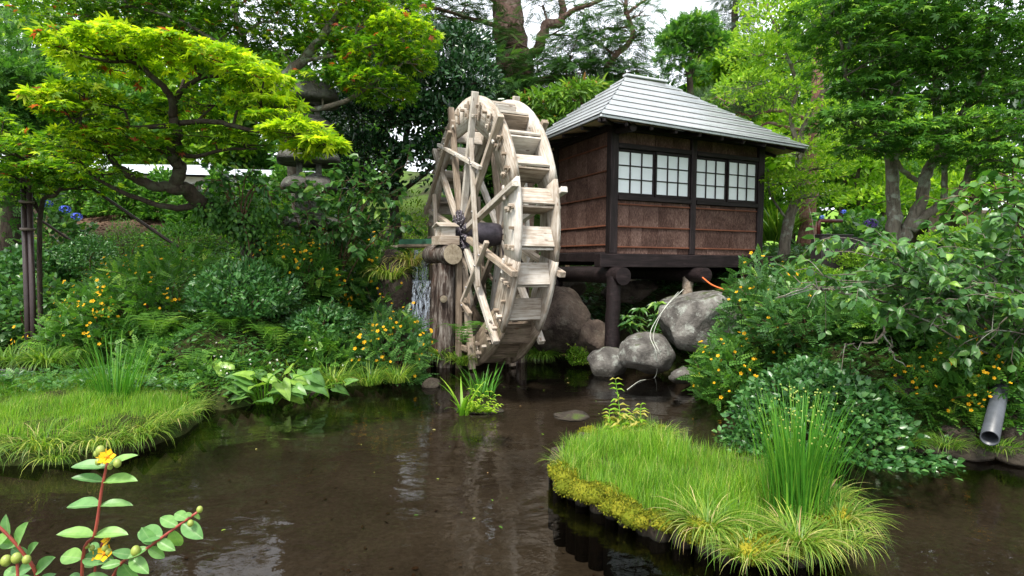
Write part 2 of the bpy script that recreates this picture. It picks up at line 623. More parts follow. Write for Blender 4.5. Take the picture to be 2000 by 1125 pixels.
L = {}
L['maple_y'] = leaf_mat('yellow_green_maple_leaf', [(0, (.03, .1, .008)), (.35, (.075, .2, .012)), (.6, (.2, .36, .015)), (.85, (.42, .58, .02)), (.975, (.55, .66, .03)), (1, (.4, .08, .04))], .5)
L['maple_g'] = leaf_mat('green_maple_leaf', [(0, (0.025, 0.081, 0.015)), (.5, (0.056, 0.169, 0.025)), (.85, (0.138, 0.312, 0.044)), (1, (0.275, 0.450, 0.062))], .42)
L['camellia'] = leaf_mat('dark_glossy_leaf', [(0, (0.010, 0.037, 0.015)), (.6, (0.022, 0.075, 0.027)), (1, (0.056, 0.150, 0.044))], .12, .24, .6)
L['conifer'] = leaf_mat('conifer_needle', [(0, (0.020, 0.062, 0.018)), (.6, (0.050, 0.131, 0.037)), (1, (0.125, 0.250, 0.062))], .3)
L['pine'] = leaf_mat('pine_needle', [(0, (.02, .05, .02)), (1, (.08, .15, .05))], .2)
L['cherry'] = leaf_mat('light_green_leaf', [(0, (0.077, 0.187, 0.013)), (.5, (0.209, 0.396, 0.031)), (1, (0.462, 0.616, 0.066))], .5)
L['lance'] = leaf_mat('fresh_lance_leaf', [(0, (.05, .13, .015)), (.6, (.12, .26, .03)), (.95, (.25, .38, .05)), (1, (.35, .18, .06))], .4)
L['shrub'] = leaf_mat('mid_green_shrub_leaf', [(0, (0.029, 0.100, 0.017)), (.5, (0.071, 0.201, 0.033)), (.85, (0.153, 0.330, 0.047)), (1, (0.307, 0.448, 0.071))], .38)
L['shrub_dk'] = leaf_mat('deep_green_shrub_leaf', [(0, (0.022, 0.084, 0.022)), (.6, (0.054, 0.168, 0.043)), (1, (0.156, 0.312, 0.090))], .25, .32, .5)
L['broad'] = leaf_mat('broad_green_leaf', [(0, (0.032, 0.105, 0.029)), (.5, (0.068, 0.179, 0.047)), (.85, (0.126, 0.273, 0.063)), (1, (0.263, 0.441, 0.063))], .35, .36, .45)
L['grass'] = leaf_mat('bright_grass_blade', [(0, (.05, .13, .012)), (.5, (.155, .36, .028)), (.88, (.32, .52, .05)), (.95, (.45, .42, .12)), (1, (.36, .25, .12))], .5)
L['sedge'] = leaf_mat('sedge_blade', [(0, (.045, .12, .014)), (.45, (.14, .28, .03)), (.72, (.36, .44, .08)), (.88, (.55, .47, .23)), (1, (.4, .25, .14))], .4)
L['reed'] = leaf_mat('reed_stem', [(0, (.03, .13, .014)), (.6, (.08, .27, .025)), (.95, (.2, .4, .04)), (1, (.2, .12, .05))], .35)
L['fern'] = leaf_mat('fern_frond', [(0, (.04, .12, .02)), (.6, (.09, .22, .03)), (1, (.2, .34, .05))], .4)
L['moss'] = leaf_mat('yellow_moss', [(0, (.05, .07, .008)), (.5, (.16, .19, .015)), (1, (.33, .29, .03))], .25, .9, .1)
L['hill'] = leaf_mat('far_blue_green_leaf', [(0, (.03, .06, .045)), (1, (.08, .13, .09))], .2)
L['fore'] = leaf_mat('pale_foreground_leaf', [(0, (.08, .2, .07)), (.5, (.13, .3, .1)), (1, (.22, .42, .1))], .35, .4, .4)


def add_veins(m):
    """midrib and side veins on the single modelled leaves (their own x runs along the leaf)"""
    nt = m.node_tree
    p = [n for n in nt.nodes if n.type == 'BSDF_PRINCIPLED'][0]
    tc = N_(nt, 'ShaderNodeTexCoord')
    sx = N_(nt, 'ShaderNodeSeparateXYZ')
    nt.links.new(tc.outputs['Object'], sx.inputs[0])
    ab = N_(nt, 'ShaderNodeMath', operation='ABSOLUTE')
    nt.links.new(sx.outputs[1], ab.inputs[0])
    k = N_(nt, 'ShaderNodeMath', operation='MULTIPLY_ADD')
    nt.links.new(ab.outputs[0], k.inputs[0])
    k.inputs[1].default_value = -1.1
    nt.links.new(sx.outputs[0], k.inputs[2])
    f = N_(nt, 'ShaderNodeMath', operation='MULTIPLY')
    nt.links.new(k.outputs[0], f.inputs[0])
    f.inputs[1].default_value = 9
    fr = N_(nt, 'ShaderNodeMath', operation='FRACT')
    nt.links.new(f.outputs[0], fr.inputs[0])
    side = ramp(nt, fr.outputs[0], [(.0, (1, 1, 1)), (.09, (0, 0, 0))])
    rib = ramp(nt, ab.outputs[0], [(.006, (1, 1, 1)), (.014, (0, 0, 0))])
    vein = mix_rgb(nt, 1.0, mix_rgb(nt, .4, (0, 0, 0), side), rib, 'ADD')
    col = p.inputs['Base Color'].links[0].from_socket
    nt.links.new(mix_rgb(nt, mix_rgb(nt, .55, (0, 0, 0), vein), col, (.32, .45, .2)), p.inputs['Base Color'])
    nt.links.new(bump_n(nt, vein, -.4, .01), p.inputs['Normal'])


add_veins(L['fore'])
M['petal'] = leaf_mat('yellow_petal', [(0, (.75, .42, .01)), (1, (.9, .62, .02))], .3, .6, .2, (1, 1, 1))
M['stamen'] = simple('orange_flower_centre', (.6, .2, .01), .8)
M['whitepetal'] = leaf_mat('white_petal', [(0, (.7, .7, .65)), (1, (.8, .8, .78))], .3, .6, .2, (1, 1, 1))
M['bluepetal'] = leaf_mat('blue_hydrangea_petal', [(0, (.035, .06, .5)), (1, (.12, .2, .75))], .25, .6, .2, (1, 1, 1))
M['purplepetal'] = leaf_mat('purple_hydrangea_petal', [(0, (.1, .05, .32)), (1, (.28, .17, .6))], .25, .6, .2, (1, 1, 1))
M['redstem'] = simple('red_stem', (.26, .05, .035), .5, .4, 0, 30, .3)
M['berry'] = simple('yellow_green_bud', (.22, .27, .05), .4, .4, 0, 30, .3)


def stake_material():
    m, nt, out = new_mat('wet_stake_wood')
    tc = N_(nt, 'ShaderNodeTexCoord')
    mp = N_(nt, 'ShaderNodeMapping')
    mp.inputs['Scale'].default_value = (14, 14, 2.5)
    nt.links.new(tc.outputs['Object'], mp.inputs[0])
    n = noise_n(nt, mp.outputs[0], 2.5, 7, .7, .6)
    col = ramp(nt, n, [(.35, (.02, .014, .01)), (.6, (.075, .058, .042)), (.8, (.2, .17, .14))])
    geo = N_(nt, 'ShaderNodeNewGeometry')
    sx = N_(nt, 'ShaderNodeSeparateXYZ')
    nt.links.new(geo.outputs['Position'], sx.inputs[0])
    wet = ramp(nt, sx.outputs[2], [(.0, (1, 1, 1)), (.07, (0, 0, 0))])
    col = mix_rgb(nt, wet, col, (.006, .006, .004))
    princ(nt, out, col, .8, bump_n(nt, n, .9, .02), .2)
    return m


M['stake'] = stake_material()


def ground_material():
    m, nt, out = new_mat('bank_soil_and_moss')
    tc = N_(nt, 'ShaderNodeTexCoord')
    o = tc.outputs['Object']
    a = N_(nt, 'ShaderNodeAttribute', attribute_name='lawn').outputs['Fac']
    b = N_(nt, 'ShaderNodeAttribute', attribute_name='soil').outputs['Fac']
    n = noise_n(nt, o, 1.6, 8, .7)
    n2 = noise_n(nt, o, 18, 6, .75)
    base = ramp(nt, n, [(.38, (.022, .016, .01)), (.5, (.035, .04, .012)), (.62, (.04, .075, .015))])
    lawn = ramp(nt, n2, [(.3, (.09, .19, .02)), (.7, (.2, .36, .045))])
    soil = ramp(nt, n2, [(.3, (.07, .04, .028)), (.7, (.2, .13, .09))])
    col = mix_rgb(nt, a, base, lawn)
    col = mix_rgb(nt, b, col, soil)
    col = mix_rgb(nt, .4, col, ramp(nt, n2, [(.3, (.4, .4, .4)), (.7, (1, 1, 1))]), 'MULTIPLY')
    princ(nt, out, col, .95, bump_n(nt, n2, .8, .04), .1)
    return m


def bed_material():
    m, nt, out = new_mat('brown_silt_bed')
    tc = N_(nt, 'ShaderNodeTexCoord')
    o = tc.outputs['Object']
    n = noise_n(nt, o, .9, 6, .65, .5)
    n2 = noise_n(nt, o, 22, 6, .75)
    n3 = noise_n(nt, o, 7, 6, .7, 1.5)
    col = ramp(nt, n, [(.3, (.1, .08, .062)), (.7, (.18, .148, .118))])
    col = mix_rgb(nt, .6, col, ramp(nt, n2, [(.33, (.35, .35, .3)), (.6, (1, 1, 1))]), 'MULTIPLY')
    col = mix_rgb(nt, mix_rgb(nt, .7, (0, 0, 0), ramp(nt, n3, [(.62, (0, 0, 0)), (.7, (1, 1, 1))])), col, (.03, .028, .014))
    princ(nt, out, col, .9, bump_n(nt, n2, .6, .03), .1)
    return m


def water_material(name, speed=False):
    m, nt, out = new_mat(name)
    tc = N_(nt, 'ShaderNodeTexCoord')
    mp = N_(nt, 'ShaderNodeMapping')
    mp.inputs['Scale'].default_value = (1, 1.7, 1)
    nt.links.new(tc.outputs['Object'], mp.inputs[0])
    n = noise_n(nt, mp.outputs[0], 1.7 if not speed else 3, 2, .5, .6)
    n2 = noise_n(nt, mp.outputs[0], 7 if not speed else 14, 3, .55, .8)
    ad = N_(nt, 'ShaderNodeMath', operation='MULTIPLY_ADD')
    nt.links.new(n2, ad.inputs[0])
    ad.inputs[1].default_value = .16 if not speed else .8
    nt.links.new(n, ad.inputs[2])
    bn = bump_n(nt, ad.outputs[0], .2 if not speed else 1.0, .05)
    fr = N_(nt, 'ShaderNodeFresnel')
    fr.inputs['IOR'].default_value = 1.33
    nt.links.new(bn, fr.inputs['Normal'])
    tr = N_(nt, 'ShaderNodeBsdfTransparent')
    tr.inputs[0].default_value = (.42, .4, .36, 1) if not speed else (.5, .5, .5, 1)
    gl = N_(nt, 'ShaderNodeBsdfGlossy')
    gl.inputs['Roughness'].default_value = .015
    nt.links.new(bn, gl.inputs['Normal'])
    mx = N_(nt, 'ShaderNodeMixShader')
    nt.links.new(fr.outputs[0], mx.inputs[0])
    nt.links.new(tr.outputs[0], mx.inputs[1])
    nt.links.new(gl.outputs[0], mx.inputs[2])
    last = mx.outputs[0]
    if speed:                                   # broken white streaks of running water
        mp3 = N_(nt, 'ShaderNodeMapping')
        mp3.inputs['Scale'].default_value = (1.5, 9, 1)
        nt.links.new(tc.outputs['Object'], mp3.inputs[0])
        fo = ramp(nt, noise_n(nt, mp3.outputs[0], 1.6, 6, .7, 1.2), [(.5, (0, 0, 0)), (.72, (.55, .55, .55))])
        foam = princ(nt, None, (.5, .55, .6), .4, bn, .4)
        mf = N_(nt, 'ShaderNodeMixShader')
        nt.links.new(fo, mf.inputs[0])
        nt.links.new(last, mf.inputs[1])
        nt.links.new(foam.outputs[0], mf.inputs[2])
        last = mf.outputs[0]
    nt.links.new(last, out.inputs[0])
    return m


def fall_material():
    m, nt, out = new_mat('falling_water')
    tc = N_(nt, 'ShaderNodeTexCoord')
    mp = N_(nt, 'ShaderNodeMapping')
    mp.inputs['Scale'].default_value = (30, 30, 1.6)
    nt.links.new(tc.outputs['Object'], mp.inputs[0])
    n = noise_n(nt, mp.outputs[0], 1, 4, .6, .3)
    f = ramp(nt, n, [(.4, (0, 0, 0)), (.75, (1, 1, 1))])
    p = princ(nt, None, (.3, .35, .42), .2, bump_n(nt, n, .5, .02), .5)
    tr = N_(nt, 'ShaderNodeBsdfTransparent')
    mx = N_(nt, 'ShaderNodeMixShader')
    nt.links.new(f, mx.inputs[0])
    nt.links.new(tr.outputs[0], mx.inputs[1])
    nt.links.new(p.outputs[0], mx.inputs[2])
    nt.links.new(mx.outputs[0], out.inputs[0])
    return m


# ------------------------------------------------------------------ setting
def grade(lo, hi, a, b, fine, ratio=1.16):
    xs = list(np.arange(a, b, fine))
    st, x = fine, a
    left = []
    while x > lo:
        st *= ratio
        x -= st
        left.append(x)
    st, x = fine, xs[-1]
    r = []
    while x < hi:
        st *= ratio
        x += st
        r.append(x)
    return np.array(left[::-1] + xs + r)


def terrain():
    xs = grade(-260, 260, -8, 7, .085)
    ys = grade(-40, 420, 1.4, 13, .085)
    X, Y = np.meshgrid(xs, ys)
    Z = ground_z(X, Y)
    near = shore(X, Y)
    Z = Z + np.where((near > .1) & (Y < 20), .025 * fbm(X, Y, 9, 1), 0)
    V = np.stack([X, Y, Z], -1).reshape(-1, 3)
    ny, nx = X.shape
    i = (np.arange(ny - 1)[:, None] * nx + np.arange(nx - 1)[None]).ravel()
    Q = np.stack([i, i + 1, i + nx + 1, i + nx], -1)
    so = Soup().add(V, Q)
    me = so.mesh('ground', [ground_material(), bed_material()], True)
    cz = Z[:-1, :-1].ravel()
    me.polygons.foreach_set('material_index', (cz < -.1).astype(np.int32))
    lawn = sstep(X, 3.2, 4.6) * sstep(near, 3.2, 4.5)
    lawn = np.maximum(lawn, sstep(near, 5, 8) * .3 * (fbm(X, Y, .8, 3) > -.2))
    soil = np.exp(-(((X + 10.6) / 2.1) ** 2 + ((Y - 16.2) / 2.4) ** 2) ** 2)
    for nm, arr in (('lawn', lawn), ('soil', soil)):
        a = me.attributes.new(nm, 'FLOAT', 'POINT')
        a.data.foreach_set('value', np.clip(arr, 0, 1).astype(np.float32).ravel())
    tag(link('ground', me), kind='structure')


terrain()


def poly_sheet(name, poly, z, mat, grow=.25):
    P = np.array(poly, float)
    c = P.mean(0)
    import bmesh
    bm = bmesh.new()
    vs = [bm.verts.new((x, y, z)) for x, y in P]
    f = bm.faces.new(vs)
    bmesh.ops.triangulate(bm, faces=[f])
    bmesh.ops.recalc_face_normals(bm, faces=bm.faces)
    if sum(f.normal.z for f in bm.faces) < 0: bmesh.ops.reverse_faces(bm, faces=bm.faces)
    me = bpy.data.meshes.new(name)
    bm.to_mesh(me)
    bm.free()
    me.materials.append(mat)
    return tag(link(name, me), kind='structure')


# the water sheets reach a little into the banks
poly_sheet('pond_water', [(-16, 1.2), (9.5, 1.2), (9.5, 13.2), (-16, 13.2)], 0, water_material('still_pond_water'))
poly_sheet('stream_water', [(-20, 6.9), (-6.0, 7.0), (-5.2, 7.7), (-6.4, 9.2), (-20, 10.2)], .004, water_material('running_stream_water', True))

# ------------------------------------------------------------------ the water wheel
TH = .4169
WR, WW = 2.263, .587
wheel = empty('waterwheel', (-.8033, 9.9001, 0), TH, label='large pale weathered wooden water wheel dipping into the pond beside the hut', cat='water wheel')
WC = Vector((0, 0, WR))          # hub height; local x = axle, y = away along the wheel


def wpt(x, ang, r):
    """ang in degrees, 0 towards the camera side, 90 up"""
    a = math.radians(ang)
    return Vector((x, -math.cos(a) * r, WR + math.sin(a) * r))


def wheel_parts():
    nseg, r0, th_ = 12, .79, .055
    half = PI / nseg
    # one rim board, chord along x, radial along z
    so = Soup()
    k = 7
    an = np.linspace(-half, half, k)
    outer = np.stack([np.sin(an) * WR, np.cos(an) * WR], -1)
    inner_r = WR * r0
    inn = np.stack([np.linspace(-1, 1, k) * math.sin(half) * inner_r, np.full(k, math.cos(half) * inner_r)], -1)
    g = .0022
    outer[:, 0] *= 1 - g
    inn[:, 0] *= 1 - g
    V = []
    for y in (-th_ / 2, th_ / 2):
        for a in (outer, inn):
            V += [(p[0], y, p[1] - WR) for p in a]
    Q = []
    for i in range(k - 1):
        o0, i0, o1, i1 = i, k + i, 2 * k + i, 3 * k + i
        Q += [(o0, o0 + 1, i0 + 1, i0), (o1 + 1, o1, i1, i1 + 1), (o0 + 1, o0, o1, o1 + 1), (i0, i0 + 1, i1 + 1, i1)]
    Q += [(0, k, 3 * k, 2 * k), (k - 1, 2 * k + k - 1, 3 * k + k - 1, 2 * k - 1)]
    so.add(V, Q)
    seg = so.mesh('rim_board', M['wheel'])
    seg_damp_shade = so.mesh('rim_board', M['wheel_damp_shade'])
    for x in (0, WW):
        for i in range(nseg):
            a = i * 30 + 3
            p = wpt(x, a, WR)
            rad = Vector((0, -math.cos(math.radians(a)), math.sin(math.radians(a))))
            tan = Vector((1, 0, 0)).cross(rad)
            # object axes: x tangent, y axle, z radial
            q = Matrix((-tan, Vector((1, 0, 0)) * 1, rad)).transposed()
            if q.determinant() < 0: q = Matrix((tan, Vector((1, 0, 0)), rad)).transposed()
            o = link('rim_board', seg_damp_shade if 225 < a < 305 else seg, wheel, p, q.to_quaternion())
    # buckets
    inw = WW - th_ - .004
    for i in range(24):
        a = 12.5 + i * 15 + random.uniform(-.5, .5)
        ta = 3.9
        lo = wpt(WW / 2, a - ta, WR * .975)
        hi = wpt(WW / 2, a + ta * .9, WR * .905)
        n = (hi - lo).cross(Vector((1, 0, 0)))
        link('paddle', box_mesh(inw, (hi - lo).length, .035, M['wheel_damp_shade'] if 215 < a % 360 < 318 else M['wheel'], .004), wheel, (lo + hi) / 2, frame_quat((1, 0, 0), (hi - lo).cross(Vector((1, 0, 0)))))
        inn_ = wpt(WW / 2, a - ta - 1.2, WR * .80)
        out_ = wpt(WW / 2, a - ta - .9, WR * .965)
        damp_shade_ = 200 < a % 360 < 318  # low bucket floors take browner wood, for damp and painted-in shade
        link('bucket_floor', box_mesh(inw - .004, (out_ - inn_).length, .032, M['wheel'] if i % 3 and not damp_shade_ else M['spoke'], .004), wheel, (inn_ + out_) / 2, frame_quat((1, 0, 0), (out_ - inn_).cross(Vector((1, 0, 0)))))
        for side, x0, sg in ((0, -th_ / 2, -1), (1, WW + th_ / 2, 1)):
            for (da, rr, ln) in ((-ta - .4, .93, .07), (-ta - .7, .865, .06), (ta * .7, .92, .055)):
                p = wpt(x0 + sg * ln / 2, a + da, WR * rr)
                rad = (p - Vector((p.x, 0, WR))).normalized()
                link('tenon', box_mesh(ln + .03, .042, .055 if ln > .056 else .042, M['spoke'], .004), wheel, p, frame_quat((1, 0, 0), rad))
                if ln > .056:
                    p2 = wpt(x0 + sg * .035, a + da - .95, WR * rr)
                    beam('wedge', p2 - rad * .06, p2 + rad * .075, .032, .026, M['spoke'], wheel, zhint=(1, 0, 0), ch=.003)
    # spokes and braces, both sides
    for x0, sg in ((-.075, -1), (WW + .075, 1)):
        for i in range(12):
            a = 14.5 + 30 * i + random.uniform(-1, 1)
            x = x0
            beam('spoke', wpt(x * .0 + x0, a, .16), wpt(x0, a, WR + random.uniform(.04, .09)), .085, .1, M['spoke'] if i % 2 else M['wheel'], wheel, zhint=(1, 0, 0))
            rad = wpt(x0, a, 1) - wpt(x0, a, 0)
            beam('cross_peg', wpt(x0 + sg * .02, a - 3.2, WR * .86), wpt(x0 + sg * .02, a + 3.2, WR * .86), .05, .03, M['wheel'], wheel, zhint=(1, 0, 0))
        for (a1, r1, a2, r2) in ((65.5, 1.62, -39.7, 1.36), (122.7, 2.0, 40.3, 1.46), (103, 1.85, 166.6, 2.05), (-7.2, 1.42, -97.9, 1.62), (-62, 1.5, -165, 1.6), (-125, 1.7, 150, 1.6)):
            beam('brace', wpt(x0 + sg * .083, a1, r1), wpt(x0 + sg * .083, a2, r2), .06, .07, M['wheel'] if a1 in (122.7, 65.5) else M['spoke'], wheel, zhint=(1, 0, 0))
            p1, p2 = wpt(x0 + sg * .083, a1, r1), wpt(x0 + sg * .083, a2, r2)
            for t in (.14, .5, .86):
                b = Soup()
                pp = p1.lerp(p2, t)
                tube(b, [pp, pp + Vector((sg * .055, 0, 0))], [.014, .014], 8)
                b.build('bolt', M['bolt'], wheel)
        # hub plates: a fan of iron straps with bolts
        for i in range(12):
            a = 14.5 + 30 * i
            xs = x0 + sg * .05
            so = Soup()
            w0, w1, r1 = .035, .062, .40
            c, s_ = math.cos(math.radians(a)), math.sin(math.radians(a))
            rad, tan = Vector((0, -c, s_)), Vector((0, s_, c))
            ctr = Vector((xs, 0, WR))
            pts = []
            for xx in (-.008, .008):
                for (r, w) in ((.08, w0), (r1, w1)):
                    for t in (-1, 1): pts.append(ctr + rad * r + tan * w * t + Vector((xx * sg, 0, 0)))
            so.add(pts, [(0, 1, 3, 2), (4, 6, 7, 5), (0, 4, 5, 1), (2, 3, 7, 6), (0, 2, 6, 4), (1, 5, 7, 3)])
            # folded flange along one edge, as on the real iron shoes
            fp = [ctr + rad * .1 + tan * w0, ctr + rad * r1 + tan * w1, ctr + rad * r1 + tan * (w1 + .004) - Vector((sg * .09, 0, 0)), ctr + rad * .1 + tan * (w0 + .004) - Vector((sg * .09, 0, 0))]
            so.add(fp, [(0, 1, 2, 3)])
            pl = so.build('hub_strap', M['iron'], wheel)
            for (r, t) in ((.2, 0), (.27, .02), (.33, -.02), (.37, .03)):
                b = Soup()
                pp = ctr + rad * r + tan * t + Vector((sg * .008, 0, 0))
                tube(b, [pp, pp + Vector((sg * .014, 0, 0))], [.012, .009], 6)
                b.build('bolt', M['bolt'], pl)
    # drum and axle
    so = Soup()
    ax = np.array([(x, 0, WR) for x in np.linspace(-.11, WW + .11, 6)])
    tube(so, ax, [.17, .2, .205, .205, .2, .17], 28)
    so.build('hub_drum', M['iron'], wheel, smooth=False)
    for x0 in (-.13, WW + .13):
        so = Soup()
        tube(so, [(x0 - .012, 0, WR), (x0 + .012, 0, WR)], [.13, .13], 24)
        so.build('hub_cap', M['iron'], wheel)
    so = Soup()
    tube(so, [(-.4, 0, WR), (WW + .5, 0, WR)], [.055, .055], 14)
    so.build('axle', M['iron'], wheel, smooth=False)


wheel_parts()
WMAT = Matrix.Translation((-.8033, 9.9001, 0)) @ Matrix.Rotation(TH, 4, 'Z')


def w2w(x, y, z):
    return WMAT @ Vector((x, y, z))


def log_mesh(so, p, q, r, sides=16, seg=8, mi=0, endmi=1, wob=.04, taper=1.0):
    P = catmull([p, q], seg)
    P[1:-1] += rng.normal(0, r * .05, (seg - 2, 3))
    tube(so, P, [r, r * taper], sides, .5, mi, cap=False, wob=wob)
    for e, o in ((0, 1), (-1, -2)):
        c = P[e]
        d = nrm(P[e] - P[o])
        ref = np.array([0, 0, 1.0]) if abs(d[2]) < .8 else np.array([1.0, 0, 0])
        n1 = nrm(np.cross(d, ref))
        n2 = np.cross(d, n1)
        rr = (r if e == 0 else r * taper)
        a = np.linspace(0, 2 * PI, sides, endpoint=False)
        ring = c + rr * 1.0 * (np.cos(a)[:, None] * n1 + np.sin(a)[:, None] * n2)
        V = np.vstack([ring, c + d * .012])
        so.add(V, None, [[i, (i + 1) % sides, sides] for i in range(sides)], .5, endmi)


def trestle(name, label, x, full=True):
    t = empty(name, w2w(x, 0, 0), TH, label=label, cat='wheel support')
    yy = [-.02, .34]
    for y in yy:
        so = Soup()
        log_mesh(so, (0, y, -.3), (.02, y - .02, WR - .52), .16, 18, 12, wob=.1)
        so.build('post', [M['oldlog'], M['cutend']], t, smooth=True)
    if full:
        so = Soup()
        log_mesh(so, (0, -.42, WR - .36), (0, .9, WR - .36), .165, 18, 8, wob=.06)
        so.build('cross_log', [M['oldlog'], M['cutend']], t, smooth=True)
        so = Soup()
        log_mesh(so, (-.1, -.16, WR - 1.1), (-.1, -.24, WR - 1.1), .062, 14, 3)
        so.build('log_stub', [M['oldlog'], M['cutend']], t)
    else:
        so = Soup()
        log_mesh(so, (0, -.42, WR - .36), (0, .9, WR - .36), .15, 14, 8)
        so.build('cross_log', [M['oldlog'], M['cutend']], t, smooth=True)
    box('bearing_block', (0, .0, WR - .13), (.34, .5, .15), M['spoke'], t)
    for y in (-.17, .17):
        box('bearing_cheek', (0, y, WR + .02), (.24, .03, .17), M['wheel'], t)
    box('bearing_end', (-.1, 0, WR + .02), (.03, .3, .17), M['wheel'], t)
    for sg in (-1, 1):
        p, q = Vector((0, sg * .24, WR + .1)), Vector((0, -sg * .01, WR + .17))
        link('cover_board', box_mesh(.34, (q - p).length, .02, M['wheel'], .003), t, (p + q) / 2, frame_quat((1, 0, 0), (q - p).cross(Vector((1, 0, 0))) * (-sg if sg > 0 else 1)))
    return t


trestle('wheel_trestle', 'two old grey logs and cross log carrying the wheel axle on its left', -.36)
trestle('wheel_trestle', 'log support with small boxed bearing between the wheel and the hut wall', WW + .42)


def sluice_frame():
    t = empty('sluice_frame', w2w(-.2, .9, 0), TH, label='square timber frame standing in dark water behind the wheel spokes', cat='timber frame')
    for y in (-1.15, .5):
        beam('post', (0, y, -.3), (0, y, 1.9), .09, .09, M['spoke'], t, (0, 1, 0))
    for z in (.35, .62, 1.15):
        beam('rail', (.05, -1.4, z), (.05, .9, z), .05, .09, M['spoke'], t)
    beam('strut', (.09, -1.1, 1.7), (.09, .6, .2), .05, .06, M['spoke'], t)


sluice_frame()

# flume behind the wheel, waterfall below it
fl = empty('flume', at(800, 480, 11.4), 0, label='low wooden flume with green edge left of the wheel axle', cat='flume')
o_ = Vector(at(800, 480, 11.4))
for (nm, a, b, w, h, mt) in (('trough_floor', (775, 482, 11.4), (852, 482, 11.0), .4, .04, 'spoke'), ('edge_board', (780, 474, 11.15), (848, 472, 10.75), .04, .1, 'green'),
                             ('edge_board', (782, 472, 11.6), (855, 471, 11.2), .04, .1, 'green'), ('rail', (778, 480, 11.1), (850, 479, 10.7), .06, .05, 'spoke')):
    beam(nm, Vector(at(*a)) - o_, Vector(at(*b)) - o_, w, h, M[mt], fl)


def waterfall():
    so = Soup()
    for (pxa, pxb, py0, py1, Y, out) in ((806, 842, 548, 650, 10.6, .25), (808, 838, 488, 552, 10.9, .12)):
        n, mseg = 9, 8
        V = []
        for j in range(mseg + 1):
            f = j / mseg
            for i in range(n + 1):
                p = at(pxa + (pxb - pxa) * i / n, py0 + (py1 - py0) * f, Y)
                V.append(p + np.array([0, -out * math.sin(f * PI / 2) + .03 * math.sin(i * 2.3 + j), 0]))
        Q = [(j * (n + 1) + i, j * (n + 1) + i + 1, (j + 1) * (n + 1) + i + 1, (j + 1) * (n + 1) + i) for j in range(mseg) for i in range(n)]
        so.add(V, Q)
    o = so.build('waterfall', fall_material(), smooth=True)
    tag(o, 'thin silky waterfall in two steps beside the grey wheel logs', 'waterfall', kind='structure')


waterfall()

# ------------------------------------------------------------------ the mill hut
HX, HY, FZ = 1.6161, 9.5549, 1.94
HW, HD, WT = 3.43, 2.04, 3.98
hut = empty('mill_hut', (HX, HY, 0), TH, label='small brown bark-clad mill hut with pale hipped roof on log stilts', cat='hut')


